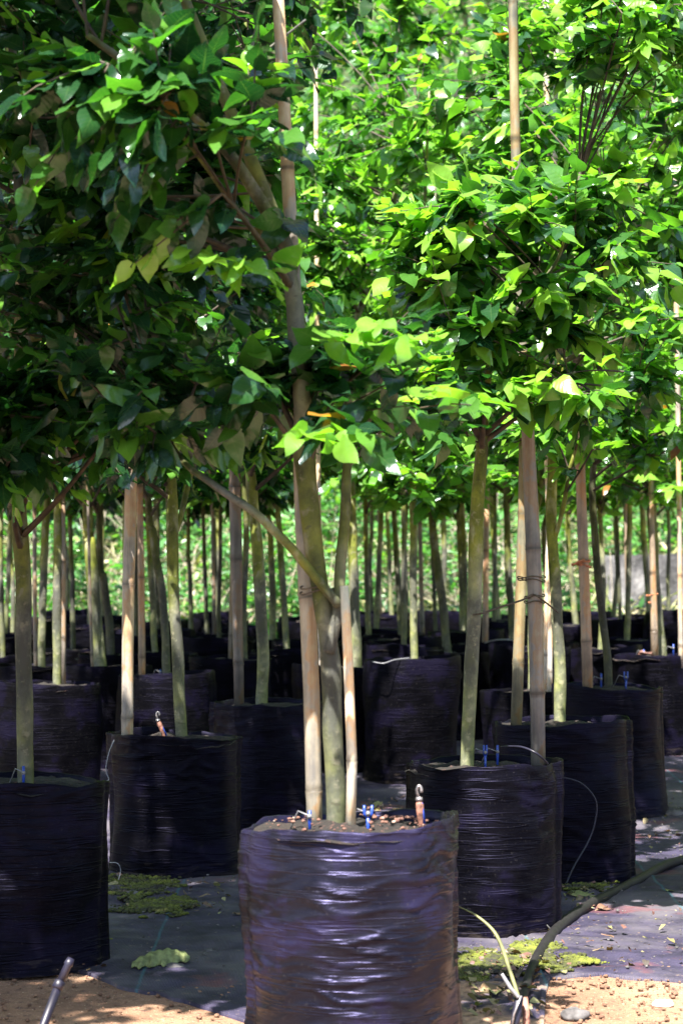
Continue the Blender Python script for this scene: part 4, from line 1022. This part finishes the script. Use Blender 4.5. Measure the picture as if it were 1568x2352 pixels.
# ------------------------------------------------------------------ moss, litter, stones
def pebble(mb, c, r, sd):
    rn = random.Random(sd); vs = []; n1, n2 = 5, 7; ph = rn.random() * 9
    for i in range(n1 + 1):
        a = math.pi * i / n1
        for k in range(n2):
            b = 2 * math.pi * k / n2; q = 1 + .35 * noise.noise(Vector((math.sin(a) * math.cos(b) * 1.3 + ph, math.sin(a) * math.sin(b) * 1.3, math.cos(a) * 1.3)))
            vs.append(Vector(c) + Vector((r * q * math.sin(a) * math.cos(b), r * q * math.sin(a) * math.sin(b), r * .62 * q * math.cos(a))))
    fs = [(i * n2 + k, (i + 1) * n2 + k, (i + 1) * n2 + (k + 1) % n2, i * n2 + (k + 1) % n2) for i in range(n1) for k in range(n2)]
    mb.add(vs, fs)
def blob_patch(name, pix, h, mtl, label, cat, group=None):
    """ragged moss: many low tufts crowded round the given places (picture x, y; radii in metres)"""
    mb = MB()
    for (x, y, rx, ry) in pix:
        c = on_ground(x, y); n = 0; tries = 0
        while n < 2300 * rx * ry / .04 and tries < 20000:
            tries += 1; a = R() * 6.283; e = math.sqrt(R()) * 1.25
            px, py = c.x + rx * e * math.cos(a), c.y + ry * e * math.sin(a)
            dens = 1.15 - e + .9 * noise.noise(Vector((px * 11, py * 11, 4)))
            if R() > dens: continue
            r = .003 + .008 * R() ** 2; pebble(mb, (px, py, gz(px, py) + .014 + .006 * R()), r, tries); n += 1
    o = mb.build(name, mtl); return tag(o, label, cat, group, kind='stuff')
blob_patch('moss', [(310, 2045, .16, .28), (360, 2090, .14, .2)], .018, M_MOSS, 'bright green moss between the two left bags', 'moss')
blob_patch('moss', [(1170, 2215, .26, .18), (1080, 2240, .12, .14), (1240, 2195, .08, .16)], .018, M_MOSS, 'moss along the foot of the bag right of the front one', 'moss')
blob_patch('moss', [(1335, 2035, .12, .3)], .018, M_MOSS, 'moss at the foot of the blue-sheened bag', 'moss')
blob_patch('moss', [(90, 2180, .14, .10), (170, 2170, .1, .08)], .014, M_MOSS, 'thin moss at the foot of the left-edge bag', 'moss')

# litter (stuff) and individual leaves and stones
def litter_pts(n, regs):
    out = []
    for _ in range(n):
        x0, x1, y0, y1 = random.choice(regs); p = on_ground(x0 + (x1 - x0) * R(), y0 + (y1 - y0) * R())
        out.append((p.x, p.y, p.z + .022 + .01 * R()))
    return np.array(out)
regs = [(1040, 1260, 2190, 2330), (1280, 1400, 2030, 2110), (1460, 1568, 1830, 1960), (0, 240, 2170, 2250), (250, 560, 2010, 2120), (1250, 1568, 2100, 2250), (820, 930, 1840, 1880), (1060, 1240, 2200, 2350), (1060, 1240, 2200, 2350), (560, 700, 1900, 1990)]
pos = litter_pts(700, regs); n = len(pos); d = rand_dirs(n); d[:, 2] *= .25
tag(link('leaf_litter', leaf_mesh('leaf_litter', pos, d, rand_dirs(n) * .5 + np.array([0, 0, 1.]), .024 * (.3 + 1.6 * rng.random(n) ** 2), np.clip(rng.random(n) * .8 + .25, 0, 1), M_DRY, segs=3, width=.6, curl=.6)), kind='stuff')
# soil crumbs and grit
mb = MB()
for i in range(1500):
    x0, x1, y0, y1 = random.choice([(230, 560, 2200, 2300), (1080, 1568, 2225, 2275), (1080, 1300, 2200, 2340), (0, 560, 2230, 2360), (1050, 1568, 2240, 2360), (0, 250, 2170, 2260), (1220, 1568, 2250, 2360)])
    p = on_ground(x0 + (x1 - x0) * R(), y0 + (y1 - y0) * R()); pebble(mb, p + Vector((0, 0, .006)), .0015 + .0075 * R() ** 4, i)
tag(mb.build('soil_crumbs', soil_mat('soil crumb', (.10, .05, .032), (.24, .14, .085), (.05, .025, .02))), kind='stuff')
mb = MB()
for i in range(260):
    x0, x1, y0, y1 = random.choice([(260, 560, 2010, 2240), (1060, 1568, 2050, 2250), (1440, 1568, 1850, 2000)])
    p = on_ground(x0 + (x1 - x0) * R(), y0 + (y1 - y0) * R()); pebble(mb, p + Vector((0, 0, .022)), .002 + .006 * R() ** 2, i)
tag(mb.build('grit', M_ROCK), kind='stuff')
# chips on the front bag's soil
mb = MB()
bx, by, bz, bR, _, _ = BAG['F']
for i in range(260):
    th = R() * 6.28; rr_ = (bR - .02) * math.sqrt(R()); x, y = bx + rr_ * math.cos(th), by + rr_ * math.sin(th)
    if x < bx + .02 and R() < .7: continue
    pebble(mb, (x, y, bz + .026 * (1 - (rr_ / bR) ** 2) + .012), .002 + .006 * R() ** 2, i)
tag(mb.build('mulch_chips', soil_mat('reddish chips', (.07, .03, .025), (.17, .085, .06), (.34, .25, .2))), kind='stuff')

def single_leaf(name, x, y, size, tone, label, cat, ang=0, curl=.8, lift=.02, mtl=None, at=None, group=None, width=.45, nrm=(0, -.2, 1)):
    p = Vector(at) if at else on_ground(x, y); p.z += lift
    d = np.array([[math.cos(ang), math.sin(ang), .12]])
    o = link(name, leaf_mesh(name, np.array([[0., 0., 0.]]), d, np.array([nrm], dtype=float), np.array([size]), np.array([tone]), mtl or M_DRY, segs=10, width=width, curl=curl * .5, fold=.5)); o.location = p
    md = o.modifiers.new('thick', 'SOLIDIFY'); md.thickness = .0012
    return tag(o, label, cat, group)
def big_leaf():
    """fallen leaf arched over the mat, lobed lower edge, grey clod beside its stalk"""
    a = on_ground(303, 2238); b = on_ground(436, 2222); vs = []; fs = []; n = 26; m_ = 8
    for i in range(n + 1):
        t = i / n; c = a.lerp(b, t); wd = .115 * (math.sin(math.pi * min(1, t * .93 + .06)) ** .55) * (1 + .10 * math.sin(t * 24))
        for j in range(m_ + 1):
            s = j / m_; lob = (.10 * math.sin(t * 31) * (1 - s) ** 3)
            y = c.y - wd * .25 + s * wd * (1.25); z = gz(c.x, y) + .02 + .034 * math.sin(math.pi * (s * .85 + .02)) * math.sin(math.pi * (.08 + .84 * t)) ** .6 + .003 * math.sin(t * 40 + s * 5)
            vs.append((c.x + .012 * lob, y + lob * .18, z))
    for i in range(n):
        for j in range(m_):
            q = i * (m_ + 1) + j; fs.append((q, q + m_ + 1, q + m_ + 2, q + 1))
    me = bpy.data.meshes.new('fallen_leaf'); me.from_pydata([tuple(Vector(v) - a) for v in vs], [], fs)
    me.materials.append(simple('pale green dry leaf', (.17, .20, .075), .7, var=.4, scale=40)); me.polygons.foreach_set('use_smooth', [True] * len(fs)); me.update()
    o = link('fallen_leaf', me); o.location = a; md = o.modifiers.new('thick', 'SOLIDIFY'); md.thickness = .003
    tag(o, 'large pale green curled fallen leaf on the mat left of the front bag', 'leaf')
big_leaf()
def stone(x, y, r, label, mtl=M_ROCK, sq=.6, group=None):
    p = on_ground(x, y); vs = []; fs = []; n1, n2 = 12, 18
    for i in range(n1 + 1):
        a = math.pi * i / n1
        for k in range(n2):
            b = 2 * math.pi * k / n2; v = Vector((math.sin(a) * math.cos(b), math.sin(a) * math.sin(b), math.cos(a)))
            q = 1 + .30 * noise.noise(v * 1.6 + Vector((x, y, 0))) + .1 * noise.noise(v * 5 + Vector((x, 0, y)))
            vs.append((v.x * r * q * 1.2, v.y * r * q, v.z * r * q * sq))
    for i in range(n1):
        for k in range(n2): fs.append((i * n2 + k, (i + 1) * n2 + k, (i + 1) * n2 + (k + 1) % n2, i * n2 + (k + 1) % n2))
    me = bpy.data.meshes.new('stone'); me.from_pydata(vs, [], fs); me.materials.append(mtl); me.polygons.foreach_set('use_smooth', [True] * len(fs)); me.update()
    o = link('stone', me); o.location = p + Vector((0, 0, r * sq * .5)); return tag(o, label, 'stone', group)
stone(1522, 2312, .026, 'smooth white stone on the sand at the lower right', M_WHITE, .5)
stone(483, 2192, .020, 'small dark stone right of the curled fallen leaf')
stone(208, 2182, .017, 'small grey stone at the right foot of the left-edge bag')
stone(140, 2195, .038, 'dark clod in front of the left-edge bag')
stone(60, 2190, .024, 'small brown clod at the foot of the left-edge bag, further left')
stone(305, 2060, .026, 'pale grey stone lying in the moss between the left bags')
stone(400, 2232, .030, 'grey clod lying against the curled fallen leaf')
stone(1545, 1880, .045, 'knobbly pale clod at the right edge behind the hose')
stone(1400, 2052, .028, 'grey clod just above the hose')
stone(1320, 2342, .035, 'dark round clod on the sand right of the pipe stub')
for i, (x, y, s, t, an, lab) in enumerate([(1322, 2072, .075, .12, .3, 'pale green fallen leaf, leftmost of the heap beside the blue-sheened bag'), (1345, 2066, .08, .05, 2.2, 'pale green fallen leaf at the top of the heap beside the blue-sheened bag'),
     (1365, 2076, .07, .2, 1.0, 'pale green fallen leaf at the right of the heap above the hose'), (1330, 2098, .07, .5, .8, 'orange-brown fallen leaf at the bottom of the heap by the bag'), (1372, 2100, .06, .72, .2, 'pinkish fallen leaf touching the hose'),
     (1535, 2058, .06, .1, 1.1, 'lone yellow-green fallen leaf on the mat at the right'), (1395, 2012, .11, .95, .2, 'grey-brown curled leaf on the mat behind the hose'), (268, 2022, .05, .7, .4, 'small brown fallen leaf at the left of the moss between the bags'),
     (1110, 2290, .085, .6, .4, 'brown curled leaf right of the front bag'), (1140, 2300, .06, .15, 1.6, 'small greenish upright leaf before the moss right of the front bag'), (1195, 2255, .08, .98, 2.6, 'grey rounded leaf behind the pipe stub')]):
    single_leaf('fallen_leaf', x, y, s, t, lab, 'leaf', ang=an, group=None, width=.7)
bx, by, bz, bR, _, _ = BAG['E']
for k, (x, y) in enumerate(((1468, 1516), (1484, 1518), (1496, 1514))):
    single_leaf('fallen_leaf', 0, 0, .09, .78, 'pinkish dry leaf on the rim of the dark bag near the right edge', 'leaf', ang=k * 1.3, at=P(x, y - 6, 13.78), group='pinkish leaves on a bag rim', width=.6)
print('TOTAL faces', sum(len(o.data.polygons) for o in sc.objects if o.type == 'MESH'))
